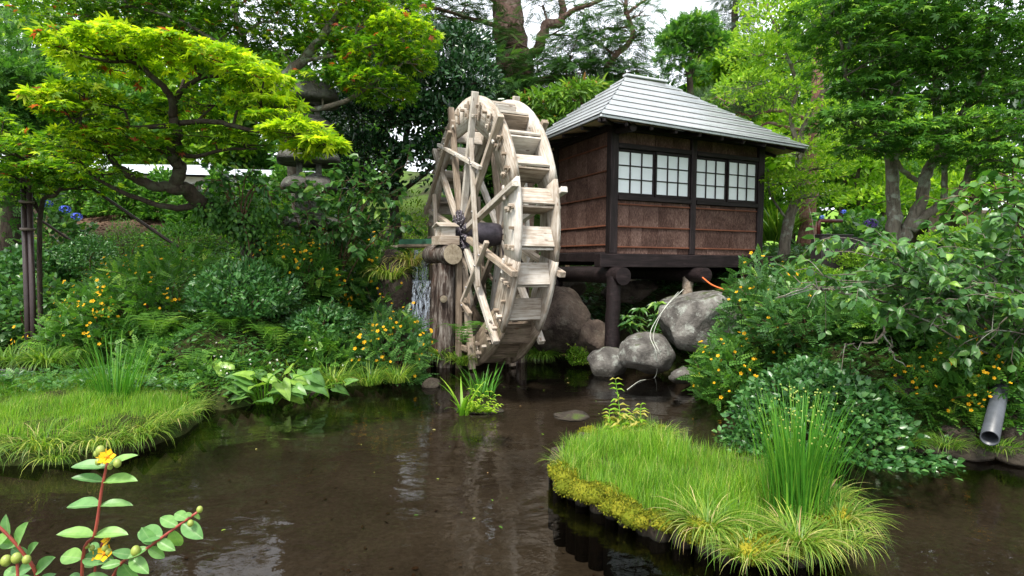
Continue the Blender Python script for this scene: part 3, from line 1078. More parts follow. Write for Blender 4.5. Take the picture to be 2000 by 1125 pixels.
def hut_parts():
    ps = .15
    # posts (front, left, back)
    for (x, y) in ((ps / 2, ps / 2), (1.743, ps / 2), (HW - ps / 2, ps / 2), (ps / 2, HD - ps / 2), (HW - ps / 2, HD - ps / 2)):
        beam('post', (x, y, FZ), (x, y, WT), ps if x != 1.743 else .12, ps, M['dark'], hut, (0, 1, 0), .012)
    # front bays
    sill, wtop = 2.895, 3.70
    bays = ((ps, 1.683), (1.803, HW - ps))
    bat_rows = [(2.055), (2.395), (2.77)]
    for x0, x1 in bays:
        n = 5
        ws = (x1 - x0) / n
        levels = [FZ] + bat_rows + [sill - .06]
        for r in range(len(levels) - 1):
            off = random.uniform(-.06, .06)
            cuts = [x0] + [x0 + ws * k + off + random.uniform(-.05, .05) for k in range(1, n)] + [x1]
            for k in range(n):
                d = random.uniform(-.004, .006)
                w_ = cuts[k + 1] - cuts[k] - .004
                box('bark_sheet', ((cuts[k] + cuts[k + 1]) / 2, .06 + d, (levels[r] + levels[r + 1]) / 2), (w_, .03, levels[r + 1] - levels[r] - .003), M['bark'], hut, ch=.003)
        for k in range(4):
            cx = x0 + (x1 - x0) * (k + .5) / 4
            box('bark_sheet', (cx, .07, (wtop + WT) / 2 + .04), ((x1 - x0) / 4 - .004, .03, WT - wtop - .085), M['bark'], hut, ch=.003)
        for z in bat_rows:
            box('batten', ((x0 + x1) / 2, .032, z), (x1 - x0 - .004, .022, .026), M['batten'], hut, ch=.004)
        box('sill', ((x0 + x1) / 2, .045, sill - .02), (x1 - x0 - .003, .11, .075), M['dark'], hut)
        box('lintel', ((x0 + x1) / 2, .05, wtop + .035), (x1 - x0 - .003, .1, .08), M['dark'], hut)
        # two sliding sashes to a bay
        gap = .008
        for j in range(2):
            a = x0 + (x1 - x0) / 2 * j + gap
            b = x0 + (x1 - x0) / 2 * (j + 1) - gap * (1 - j) + (.02 if j == 0 else -gap)
            yd = .075 if j == 0 else .045
            zc0, zc1 = sill + .022, wtop - .008
            sash = box('window', ((a + b) / 2, yd, zc0 + .025), (b - a, .028, .05), M['dark'], hut)
            pos = Vector(sash.location)
            box('stile', Vector((a + .016, yd, (zc0 + zc1) / 2)) - pos, (.032, .03, zc1 - zc0), M['dark'], sash)
            box('stile', Vector((b - .016, yd, (zc0 + zc1) / 2)) - pos, (.032, .03, zc1 - zc0), M['dark'], sash)
            box('top_rail', Vector(((a + b) / 2, yd, zc1 - .022)) - pos, (b - a - .066, .028, .044), M['dark'], sash)
            ia, ib, iz0, iz1 = a + .032, b - .032, zc0 + .05, zc1 - .044
            bw = .018
            for k in (1, 2):
                x = ia + (ib - ia) * k / 3
                box('muntin', Vector((x, yd - .002, (iz0 + iz1) / 2)) - pos, (bw, .024, iz1 - iz0), M['dark'], sash, ch=.003)
                z = iz0 + (iz1 - iz0) * k / 3
                box('muntin', Vector(((ia + ib) / 2, yd + .001, z)) - pos, (ib - ia, .02, bw), M['dark'], sash, ch=.003)
            for i in range(3):
                for k in range(3):
                    w_, h_ = (ib - ia) / 3, (iz1 - iz0) / 3
                    box('pane', Vector((ia + w_ * (i + .5), yd + .014, iz0 + h_ * (k + .5))) - pos, (w_ - .004, .006, h_ - .004), M['paper'], sash, ch=.001)
    # left wall
    lv = [FZ + .03, 2.09, 2.41, 2.905, 3.33, 3.745, WT]
    y0, y1 = ps, HD - ps
    for r in range(6):
        n = 5
        cuts = [y0] + [y0 + (y1 - y0) * k / n + random.uniform(-.05, .05) for k in range(1, n)] + [y1]
        for k in range(n):
            d = random.uniform(-.004, .006)
            box('bark_sheet', (.06 + d, (cuts[k] + cuts[k + 1]) / 2, (lv[r] + lv[r + 1]) / 2), (.03, cuts[k + 1] - cuts[k] - .004, lv[r + 1] - lv[r] - .003), M['bark'], hut, ch=.003)
    for z in lv[1:-1]:
        box('batten', (.032, (y0 + y1) / 2, z), (.022, y1 - y0, .026), M['batten'], hut, ch=.004)
    # right and back walls
    for r in range(4):
        for k in range(4):
            za, zb = FZ + (WT - FZ) * r / 4, FZ + (WT - FZ) * (r + 1) / 4
            ya = y0 + (y1 - y0) * (k + .5) / 4
            box('bark_sheet', (HW - .06, ya, (za + zb) / 2), (.03, (y1 - y0) / 4 - .004, zb - za - .004), M['bark'], hut, ch=.003)
            xa = ps + (HW - 2 * ps) * (k + .5) / 4
            box('bark_sheet', (xa, HD - .06, (za + zb) / 2), ((HW - 2 * ps) / 4 - .004, .03, zb - za - .004), M['bark'], hut, ch=.003)
    # wall plate under the eaves
    box('wall_plate', (HW / 2, .075, WT + .05), (HW + .02, .16, .1), M['dark'], hut)
    box('wall_plate', (.075, HD / 2 + .08, WT + .052), (.155, HD - .2, .1), M['dark'], hut)
    box('wall_plate', (HW - .075, HD / 2 + .08, WT + .052), (.155, HD - .2, .1), M['dark'], hut)
    # floor frame
    box('floor_beam', (HW / 2 + .02, .02, FZ - .115), (HW + .5, .2, .225), M['dark'], hut, ch=.012)
    box('floor_beam', (.08, HD / 2 + .12, FZ - .06), (.16, HD - .1, .17), M['dark'], hut, ch=.012)
    box('floor_beam', (HW - .08, HD / 2 + .1, FZ - .1), (.16, HD - .1, .2), M['dark'], hut, ch=.012)
    box('floor_beam', (HW / 2, HD, FZ - .11), (HW + .2, .2, .2), M['dark'], hut, ch=.012)
    box('floor', (HW / 2, HD / 2 + .08, FZ - .02), (HW - .4, HD - .2, .04), M['dark'], hut)
    for x, r in ((.06, .145), (1.77, .13), (3.1, .13)):
        so = Soup()
        log_mesh(so, (x, -.32, FZ - .225 - r), (x, HD + .4, FZ - .225 - r), r, 20, 8, wob=.02)
        so.build('floor_log', [M['dark'], M['dark']], hut, smooth=False)
    for (x, y, zb, r) in ((-.02, -.14, .2, .12), (1.72, .1, 1.2, .09), (3.2, .2, .9, .1), (-.02, HD - .2, .4, .12), (1.8, HD - .1, .6, .1), (3.2, HD - .1, 1.2, .1)):
        so = Soup()
        log_mesh(so, (x, y, zb), (x + .02, y, FZ - .225 - .145), r * 1.06, 18, 9, wob=.05, taper=.93)
        so.build('stilt', [M['dark'] if x < 1 else M['spoke'], M['dark']], hut, smooth=True)


hut_parts()


def roof():
    ex0, ex1, ey0, ey1, ez = -.59, 3.83, -.59, HD + .59, 4.03
    r0, r1, ry, rz = .96, 1.86, HD / 2, 5.24
    rf = empty('roof', (0, 0, 0))
    rf.parent = hut
    n = 8
    st = .022

    def ring(t):
        # t = 0 eave .. 1 ridge, slightly concave
        z = ez + (rz - ez) * (t ** 1.06)
        a = Vector((ex0 + (r0 - ex0) * t, ey0 + (ry - ey0) * t, z))
        b = Vector((ex1 + (r1 - ex1) * t, ey0 + (ry - ey0) * t, z - .11 * (1 - t)))
        c = Vector((ex1 + (r1 - ex1) * t, ey1 + (ry - ey1) * t, z - .11 * (1 - t)))
        d = Vector((ex0 + (r0 - ex0) * t, ey1 + (ry - ey1) * t, z))
        return [a, b, c, d]
    outw = [Vector((0, -1, 0)), Vector((1, 0, 0)), Vector((0, 1, 0)), Vector((-1, 0, 0))]
    for k in range(n):
        A = ring(k / n)
        B = ring((k + 1) / n if k < n - 1 else .9999)
        C3 = ring(min((k + 1) / n + .01, .9999))
        for f in range(4):
            g = (f + 1) % 4
            up = Vector((0, 0, st))
            p0, p1, q0, q1 = A[f], A[g], B[f], B[g]
            lip = outw[f] * .012
            # a thin sheet whose lip floats above the course below; the riser set back has that shade painted in as a dark colour
            lip = outw[f] * .02
            th = Vector((0, 0, .016))
            inn = lambda a, c, d: a + (c - a).normalized() * d
            e0, e1 = inn(p0, q0, .05), inn(p1, q1, .05)
            V = [p0 + up + lip, p1 + up + lip, q1 + up * .2, q0 + up * .2, p0 + up + lip - th, p1 + up + lip - th, q1 + up * .2 - th, q0 + up * .2 - th]
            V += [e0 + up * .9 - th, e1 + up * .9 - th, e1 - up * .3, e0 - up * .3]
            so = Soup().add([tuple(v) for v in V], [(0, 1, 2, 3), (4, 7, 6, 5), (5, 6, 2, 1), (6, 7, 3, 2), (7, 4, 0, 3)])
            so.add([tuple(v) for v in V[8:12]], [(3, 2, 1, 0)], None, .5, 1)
            so.add([tuple(v) for v in (V[0], V[1], V[5], V[4])], [(0, 3, 2, 1)], None, .5, 0)
            so.build('roof_course', [M['roofm'], M['box_and_riser_shade']], rf)
    # ridge cap
    beam('ridge_cap', (r0 - .03, ry, rz + .03), (r1 + .03, ry, rz + .03), .12, .035, M['roofm'], rf)
    # eaves board and soffit
    A = ring(0)
    for f in range(4):
        g = (f + 1) % 4
        d = -outw[f] * .02
        beam('eaves_board', A[f] + d + Vector((0, 0, -.02)), A[g] + d + Vector((0, 0, -.02)), .03, .035, M['roofm'], rf, (0, 0, 1), .003)
    wl = [Vector((0, 0, WT + .12)), Vector((HW, 0, WT + .12)), Vector((HW, HD, WT + .12)), Vector((0, HD, WT + .12))]
    for f in range(4):
        g = (f + 1) % 4
        so = Soup()
        dn = Vector((0, 0, -.05))
        so.add([tuple(A[f] + dn - outw[f] * .04), tuple(A[g] + dn - outw[f] * .04), tuple(wl[g]), tuple(wl[f])], [(0, 1, 2, 3)])
        so.build('soffit', M['soffit'], rf)
        m_ = 9 if f % 2 == 0 else 5
        for k in range(m_ + 1):
            t = (k + .02) / (m_ + .04)
            p = A[f].lerp(A[g], t) + dn + Vector((0, 0, -.03)) - outw[f] * .06
            q = wl[f].lerp(wl[g], t) + Vector((0, 0, -.04))
            beam('rafter', p, q, .05, .055, M['dark'], rf)
    so = Soup()
    log_mesh(so, Vector((.12, -.43, 3.93)), Vector((.12, .3, 3.99)), .065, 14, 4)
    so.build('purlin_end', [M['dark'], M['dark']], rf)


roof()

# ------------------------------------------------------------------ rocks
def ico(sub):
    import bmesh
    bm = bmesh.new()
    bmesh.ops.create_icosphere(bm, subdivisions=sub, radius=1)
    V = np.array([v.co[:] for v in bm.verts])
    T = np.array([[v.index for v in f.verts] for f in bm.faces])
    bm.free()
    return V, T


ICO = {k: ico(k) for k in (2, 3, 4, 5)}


def rock_soup(c, r, seed, sub=4, cuts=7, rough=.12, rot=0.0):
    V, T = ICO[sub]
    rg = np.random.default_rng(seed)
    P = V.copy()
    for _ in range(cuts):
        n = nrm(rg.normal(size=3))
        d = rg.uniform(.62, .92)
        k = P @ n - d
        P = P - np.clip(k, 0, None)[:, None] * n * .97
    off = rg.uniform(0, 50, 3)
    d = np.array([noise.fractal(Vector(p * 1.6 + off), 1.0, 2.0, 4) for p in P])
    d2 = np.array([noise.noise(Vector(p * 7 + off)) for p in P])
    P = P * (1 + rough * d + .02 * d2)[:, None]
    P = P * np.array(r)
    a = rot
    P = P @ np.array([[math.cos(a), math.sin(a), 0], [-math.sin(a), math.cos(a), 0], [0, 0, 1]])
    return Soup().add(P + np.array(c), None, T, .5)


def rock(px, py, Y, w, h, d, label, mat='rock', seed=1, rot=0.0, name='rock', **k):
    """px, py centre in the photograph at depth Y; w, h full size in photo pixels, d depth in metres"""
    c = at(px, py, Y)
    s = Y / FOC
    so = rock_soup((0, 0, 0), (w * s / 2 * 1.08, d / 2, h * s / 2 * 1.08), seed, rot=rot, **k)
    o = so.build(name, M[mat], None, True, loc=tuple(c))
    return tag(o, label, 'rock')


rock(1354, 624, 9.35, 172, 122, 1.3, 'big pale lichened boulder under the right half of the hut', seed=4, cuts=9)
rock(1262, 692, 9.05, 98, 84, .8, 'rounded grey boulder between hut stilt and the big pale boulder', seed=9)
rock(1189, 712, 9.2, 84, 64, .6, 'squat stone in the water carrying the front stilt of the hut', seed=12, cuts=5)
rock(1092, 632, 10.5, 112, 132, 1.4, 'large dark brown boulder right behind the lower wheel', 'rock_dark', seed=21)
rock(1158, 662, 10.1, 62, 74, .7, 'dark angular rock left of the front hut stilt', 'rock_dark', seed=23, cuts=10)
rock(1338, 733, 8.5, 62, 34, .6, 'low flat rock at the waterline under the yellow flowered bush', seed=31, cuts=10)
rock(842, 752, 8.2, 36, 26, .32, 'small mossy stone standing in the pond near the wheel', 'rock_dark', seed=33)
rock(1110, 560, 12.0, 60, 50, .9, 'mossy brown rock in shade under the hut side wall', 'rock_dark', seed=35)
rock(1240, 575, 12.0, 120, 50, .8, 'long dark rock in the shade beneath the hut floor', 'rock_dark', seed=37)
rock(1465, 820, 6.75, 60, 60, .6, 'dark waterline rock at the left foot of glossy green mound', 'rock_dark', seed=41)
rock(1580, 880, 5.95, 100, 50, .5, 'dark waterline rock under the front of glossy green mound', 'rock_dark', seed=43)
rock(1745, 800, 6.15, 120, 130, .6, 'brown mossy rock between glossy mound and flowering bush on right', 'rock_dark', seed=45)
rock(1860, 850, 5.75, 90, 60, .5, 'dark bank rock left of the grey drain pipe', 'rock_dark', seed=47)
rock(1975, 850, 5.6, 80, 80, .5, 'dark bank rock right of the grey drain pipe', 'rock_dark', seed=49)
rock(600, 762, 7.9, 90, 26, .5, 'dark low rock under the bank plants behind the arum leaves', 'rock_dark', seed=51)
rock(780, 690, 9.4, 70, 90, .7, 'dark wet rock left of the waterfall foot', 'rock_dark', seed=53)
rock(860, 610, 11.2, 80, 150, .7, 'dark wet rock face behind the waterfall', 'rock_dark', seed=55)
rock(775, 560, 11.0, 70, 150, .8, 'dark brown rock left of the upper waterfall step', 'rock_dark', seed=57)
rock(1118, 812, 6.45, 70, 14, .4, 'flat dark stone just breaking the pond surface', 'rock_dark', seed=59)
rock(95, 752, 8.1, 44, 16, .3, 'small wet black stone in the left stream', 'rock_dark', seed=61)


def mud(px, py, w, label, seed):
    p = atz(px, py, 0)
    so = rock_soup((0, 0, 0), (w, w * .5, .05), seed, sub=3)
    tag(so.build('mud_hump', M['rock_dark'], None, True, loc=tuple(p)), label, 'mud')


mud(935, 802, .3, 'small dark mud hump under the water plants in mid pond', 3)

# ------------------------------------------------------------------ stone lantern tower
def lantern():
    Y = 11.0
    b = at(605, 520, Y)
    gz0 = gz(b[0], b[1])
    root = empty('stone_lantern', (b[0], b[1], gz0), .35, label='tall mossy tiered stone lantern tower behind the maple', cat='stone lantern')

    def zz(py): return float(at(605, py, Y)[2]) - gz0
    s = Y / FOC

    def slab(name, wpx, py0, py1, top=.6, curve=True, sides=4):
        w0 = wpx * s / 2
        z1, z0 = zz(py0), zz(py1)
        so = Soup()
        n = 5
        prof = []
        for i in range(n + 1):
            t = i / n
            prof.append((w0 * ((1 - t) + top * t) if not curve else w0 * (top + (1 - top) * math.cos(t * PI / 2)), z0 + (z1 - z0) * (t if not curve else math.sin(t * PI / 2) * .9 + t * .1)))
        prof = [(w0 * .9, z0 - .02)] + prof
        V = []
        m_ = 28
        for r, z in prof:
            for k in range(m_):
                a = 2 * PI * k / m_ + PI / 4
                c, d = math.cos(a), math.sin(a)
                if sides == 4:
                    q = (abs(c) ** 5 + abs(d) ** 5) ** (-1 / 5)
                else:
                    q = 1
                V.append((r * q * c, r * q * d, z))
        Q = [(j * m_ + k, j * m_ + (k + 1) % m_, (j + 1) * m_ + (k + 1) % m_, (j + 1) * m_ + k) for j in range(len(prof) - 1) for k in range(m_)]
        V += [(0, 0, prof[0][1]), (0, 0, prof[-1][1])]
        a0, a1 = len(V) - 2, len(V) - 1
        T = [(a0, (k + 1) % m_, k) for k in range(m_)] + [(a1, (len(prof) - 1) * m_ + k, (len(prof) - 1) * m_ + (k + 1) % m_) for k in range(m_)]
        so.add(V, Q, T)
        return so.build(name, M['stone'], root)

    def chamber(wpx, py0, py1):
        w, z1, z0 = wpx * s, zz(py0), zz(py1)
        pw = w * .24
        for x in (-1, 1):
            for y in (-1, 1):
                box('light_chamber_post', (x * (w - pw) / 2, y * (w - pw) / 2, (z0 + z1) / 2), (pw, pw, z1 - z0), M['stone'], root, ch=.01)
        box('chamber_sill', (0, 0, z0 + (z1 - z0) * .12), (w * .9, w * .9, (z1 - z0) * .24), M['stone'], root)
        box('chamber_top', (0, 0, z1 - (z1 - z0) * .09), (w * .9, w * .9, (z1 - z0) * .18), M['stone'], root)
    slab('finial', 26, 140, 163, .3, True, 8)
    slab('roof_stone', 112, 162, 200, .35)
    chamber(40, 200, 235)
    slab('dome_stone', 92, 232, 258, .45)
    slab('neck', 44, 256, 300, .9, False)
    slab('roof_stone', 116, 292, 318, .5)
    chamber(46, 318, 346)
    slab('dome_stone', 104, 345, 372, .5)
    slab('neck', 56, 372, 425, .9, False)
    slab('roof_stone', 124, 424, 446, .6)
    for x in (-1, 1):
        for y in (-1, 1):
            h = zz(446)
            box('leg', (x * .16, y * .16, h / 2), (.16, .16, h), M['stone'], root, ch=.02)
    p = at(577, 490, 11.5)
    o = rock_soup((0, 0, 0), (.2, .2, .2), 77, cuts=4).build('stone_block', M['rock'], None, True, loc=tuple(p))
    tag(o, 'small grey stone block at the foot of the lantern tower', 'stone')


lantern()

# ------------------------------------------------------------------ leaf templates: x along the leaf, y across, z up
def tmpl(V, Q=(), T=()):
    return np.array(V, float), np.array(Q, int).reshape(-1, 4), np.array(T, int).reshape(-1, 3)


OVAL = tmpl([(0, 0, 0), (.3, .2, .05), (.68, .19, .03), (1, 0, -.1), (.68, -.19, .03), (.3, -.2, .05)], [(0, 1, 2, 3), (0, 3, 4, 5)])
WIDE = tmpl([(0, 0, 0), (.22, .3, .07), (.62, .28, .03), (1, 0, -.14), (.62, -.28, .03), (.22, -.3, .07), (.4, 0, -.01), (.7, 0, -.04)],
            [(0, 1, 2, 6), (0, 6, 4, 5), (6, 2, 3, 7), (6, 7, 3, 4)])
WIDE = tmpl([(0, 0, 0), (.22, .3, .07), (.62, .28, .03), (1, 0, -.14), (.62, -.28, .03), (.22, -.3, .07), (.5, 0, -.02)],
            [(0, 1, 2, 6), (0, 6, 4, 5)], [(6, 2, 3), (6, 3, 4)])
LANCE = tmpl([(0, 0, 0), (.35, .12, .03), (.7, .09, -.02), (1, 0, -.16), (.7, -.09, -.02), (.35, -.12, .03)], [(0, 1, 2, 3), (0, 3, 4, 5)])
DIAM = tmpl([(0, 0, 0), (.5, .27, .06), (1, 0, -.05), (.5, -.27, .06)], [(0, 1, 2, 3)])


def mk_maple():
    V, Q = [(0, 0, 0)], []
    for a, l in ((0, 1), (42, .88), (-42, .88), (88, .6), (-88, .6)):
        t = math.radians(a)
        c, s_ = math.cos(t), math.sin(t)
        n = len(V)
        for (r, w, z) in ((.45, .13, .03), (1.0, 0, -.16), (.45, -.13, .03)):
            V.append((r * l * c - w * s_, r * l * s_ + w * c, z))
        Q.append((0, n + 2, n + 1, n))
    V = np.array(V)
    V[:, 0] += .12
    return tmpl(V, Q)


MAPLE = mk_maple()


def mk_sprig(n, leafl, leafw, spread=60, droop=.25, term=True, stem=.012):
    V, Q = [(0, -stem, 0), (0, stem, 0), (1, stem * .4, -droop), (1, -stem * .4, -droop)], [(0, 1, 2, 3)]
    for i in range(n):
        t = (i + .7) / (n + .3)
        l = leafl * (1 - .35 * t)
        for s_ in (-1, 1):
            a = math.radians(spread) * s_
            c, d = math.cos(a), math.sin(a)
            b = len(V)
            z = -droop * t * t
            for (r, w, zz) in ((0, 0, 0), (.5, leafw, .05 * l), (1, 0, -.12 * l), (.5, -leafw, .05 * l)):
                V.append((t + r * l * c - w * d, r * l * d + w * c, z + zz))
            Q.append((b, b + 1, b + 2, b + 3) if s_ > 0 else (b, b + 1, b + 2, b + 3))
    if term:
        b = len(V)
        V += [(.96, 0, -droop), (1.1, leafw, -droop), (1.28, 0, -droop * 1.3), (1.1, -leafw, -droop)]
        Q.append((b, b + 1, b + 2, b + 3))
    return tmpl(V, Q)


HYPER = mk_sprig(5, .32, .095)
NEEDLE = mk_sprig(9, .24, .028, 52, .12, True, .014)
HERB = mk_sprig(4, .42, .09, 50, .1)
TUFT = tmpl([(0, 0, 0)] + [p for i in range(9) for p in ((.75 + .25 * math.cos(i * 7), .75 * math.sin(i * .7 - 2.8) * 1.0, .35 * math.sin(i * 2.1)), (.7 + .25 * math.cos(i * 7), .75 * math.sin(i * .7 - 2.8) + .05, .35 * math.sin(i * 2.1) + .02))],
            (), [(0, 1 + 2 * i, 2 + 2 * i) for i in range(9)])


def mk_fern(n=13):
    V, Q = [], []
    for i in range(n):
        t = (i + .3) / n
        z = .32 * math.sin(t * PI * .9) - .3 * t * t
        l = .24 * math.sin(PI * min(1, t * .85 + .22)) + .02
        for s_ in (-1, 1):
            b = len(V)
            for (r, w) in ((0, 0), (.4, .021), (1, 0), (.4, -.021)):
                V.append((t + r * l * .3 + w * 1, s_ * r * l, z - .1 * r * l))
            Q.append((b, b + 1, b + 2, b + 3))
    for i in range(6):
        t0, t1 = i / 6, (i + 1) / 6
        b = len(V)
        for t in (t0, t1):
            z = .32 * math.sin(t * PI * .9) - .3 * t * t
            V += [(t, -.006, z - .003), (t, .006, z - .003)]
        Q.append((b, b + 1, b + 3, b + 2))
    return tmpl(V, Q)


FERN = mk_fern()


def mk_blade(bend, n=5, w=.018, z_up=1.0):
    """blade from origin; local x outward, z up"""
    V, Q = [], []
    for i in range(n + 1):
        t = i / n
        a = bend * t
        x = (1 - math.cos(a)) / max(bend, 1e-3) if bend > .02 else 0
        z = math.sin(a) / bend if bend > .02 else t
        ww = w * (1 - t ** 1.6) + .0012
        V += [(x, -ww, z), (x, ww, z)]
        if i: Q.append((2 * i - 2, 2 * i - 1, 2 * i + 1, 2 * i))
    return tmpl(V, Q)


BLADES = [mk_blade(b) for b in (.25, .8, 1.4, 2.0, 2.6)]
FINE = [mk_blade(b, 2, .009) for b in (.1, .4, .8)]


def scatter(so, T, P, D, Nn, size, var, mi=0, wscale=None):
    """put template T at points P, its x axis along D and its z axis near Nn"""
    tv, tq, tt = T
    P, D, Nn = np.asarray(P, float), np.asarray(D, float), np.asarray(Nn, float)
    X = nrm(D)
    Yv = nrm(np.cross(Nn, X))
    Z = np.cross(X, Yv)
    n = len(P)
    s_ = np.broadcast_to(size, (n,))[:, None, None]
    w = 1 if wscale is None else np.asarray(wscale)[:, None, None]
    V = P[:, None] + s_ * (tv[None, :, 0:1] * X[:, None] + w * tv[None, :, 1:2] * Yv[:, None] + tv[None, :, 2:3] * Z[:, None])
    off = (np.arange(n) * len(tv))[:, None, None]
    so.add(V.reshape(-1, 3), (tq[None] + off).reshape(-1, 4) if len(tq) else None, (tt[None] + off).reshape(-1, 3) if len(tt) else None,
           np.repeat(np.broadcast_to(var, (n,)), len(tv)), mi)
    return so


def blades(so, P, h, bends, dirs=None, lean=.0, var=None, w=1.0, mi=0):
    """grass blades at P with local z = up(+lean), x = random heading"""
    n = len(P)
    a = rng.uniform(0, 2 * PI, n) if dirs is None else dirs
    which = rng.integers(0, len(bends), n)
    X = np.stack([np.cos(a), np.sin(a), np.zeros(n)], -1)
    Z = nrm(np.stack([np.cos(a) * lean, np.sin(a) * lean, np.ones(n)], -1) + rng.normal(0, .08, (n, 3)))
    X = nrm(X - Z * (X * Z).sum(1)[:, None])
    h = np.broadcast_to(h, (n,)) * rng.uniform(.55, 1.1, n)
    if var is None: var = rng.beta(2, 2.4, n)
    for k, T in enumerate(bends):
        m_ = which == k
        if m_.any(): scatter(so, T, P[m_], X[m_], Z[m_], h[m_], var[m_], mi, np.full(m_.sum(), w))
    return so


def lumpy(D, k=7, amt=.2, rg=None):
    rg = rg or rng
    out = np.ones(len(D))
    for _ in range(k):
        v = nrm(rg.normal(size=3))
        out += amt * np.clip(D @ v, 0, 1) ** rg.uniform(3, 9) * rg.choice([1, 1, -.6])
    return out


def pad_points(c, r, n, top=.65):
    """leaf points in a flattened cloud pad; most sit near its upper skin"""
    d = nrm(rng.normal(size=(n, 3)))
    rad = np.where(rng.random(n) < top, rng.uniform(.75, 1.0, n), rng.random(n) ** (1 / 3))
    d[:, 2] = np.where(rng.random(n) < .72, np.abs(d[:, 2]), d[:, 2])
    rr = rad * lumpy(d, 6, .28)
    return np.asarray(c) + d * rr[:, None] * np.asarray(r), d


def nearest_on(paths, c, zbelow=True):
    best = None
    for P in paths:
        P = np.asarray(P)
        d = np.linalg.norm(P - c, axis=1) + np.where(P[:, 2] > c[2] - .02, .8, 0) * (1 if zbelow else 0)
        i = int(np.argmin(d))
        if best is None or d[i] < best[0]: best = (d[i], P[i])
    return best[1]


def tree(name, label, cat, loc, stems, pads, T, leaf, size, mat, bark, flat=.5, droop=0.0, twigs=5, var=(2, 2.4), dens=1.0, twig_r=.012, trunk_name='trunk',
         branch_r=.035, group=None, size_var=.35, yellow=None, smooth_bark=True, orient='flat', only_branch=True, sides=9):
    """stems: list of (points, radii) ; pads: list of (centre, (rx,ry,rz), n, var shift)"""
    loc = np.asarray(loc, float)
    root = empty(name, loc, 0, label=label, cat=cat, group=group)
    paths = []
    for i, (pts, rad) in enumerate(stems):
        P = catmull(pts, max(8, 5 * len(pts)))
        k = len(P)
        P[1:-1] += rng.normal(0, rad[-1] * .25, (k - 2, 3))
        paths.append(P)
        so = Soup()
        tube(so, P, rad, sides if rad[0] > .05 else 7, .5, wob=.1 if rad[0] > .08 else .04)
        so.build(trunk_name if i == 0 else 'limb', bark, root, smooth_bark, origin=loc)
    crown = Soup()
    tw = Soup()
    for (c, r, n, vs) in pads:
        c = np.asarray(c, float)
        n = int(n * dens)
        P, d = pad_points(c, r, n)
        out = d.copy()
        out[:, 2] *= .3
        if orient == 'flat':
            D = nrm(out + rng.normal(0, .55, (n, 3)) * [1, 1, .35] + [0, 0, -.12 - droop])
            Nn = nrm(np.array([0, 0, 1.0]) + rng.normal(0, flat, (n, 3)) + out * .25)
        else:
            D = nrm(d * .9 + rng.normal(0, .6, (n, 3)) + [0, 0, .1 - droop])
            Nn = nrm(d * .6 + rng.normal(0, .6, (n, 3)) + [0, 0, .7])
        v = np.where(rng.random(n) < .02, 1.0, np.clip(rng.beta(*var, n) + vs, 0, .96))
        scatter(crown, T, P, D, Nn, size * (1.3 if vs > .25 else 1) * rng.uniform(1 - size_var, 1 + size_var, n), v)
        if twigs:
            a = nearest_on(paths, c)
            mid = (a + c) / 2 + rng.normal(0, .07, 3) * np.linalg.norm(c - a) + np.array([0, 0, .06 * np.linalg.norm(c - a)])
            br = catmull([a, mid, c], 8)
            L_ = np.linalg.norm(c - a)
            tube(tw, br, [min(branch_r, branch_r * (.4 + .4 * L_)), twig_r * 1.3], 6, cap=False)
            for _ in range(twigs):
                e = P[rng.integers(0, n)]
                s0 = br[rng.integers(3, 8)]
                m_ = (s0 + e) / 2 + rng.normal(0, .06, 3) * np.linalg.norm(e - s0)
                tube(tw, catmull([s0, m_, e], 5), [twig_r, twig_r * .4], 4, cap=False)
    if pads:
        tag(crown.build('crown', mat, root, origin=loc), kind='stuff')
        if twigs: tag(tw.build('branches', bark, root, True, origin=loc), kind='stuff')
    return root


def pp(px, py, Y, rx, ry, rd, n, vs=0.0):
    c = at(px, py, Y)
    s = Y / FOC
    return (c, (rx * s, rd, ry * s), n, vs)


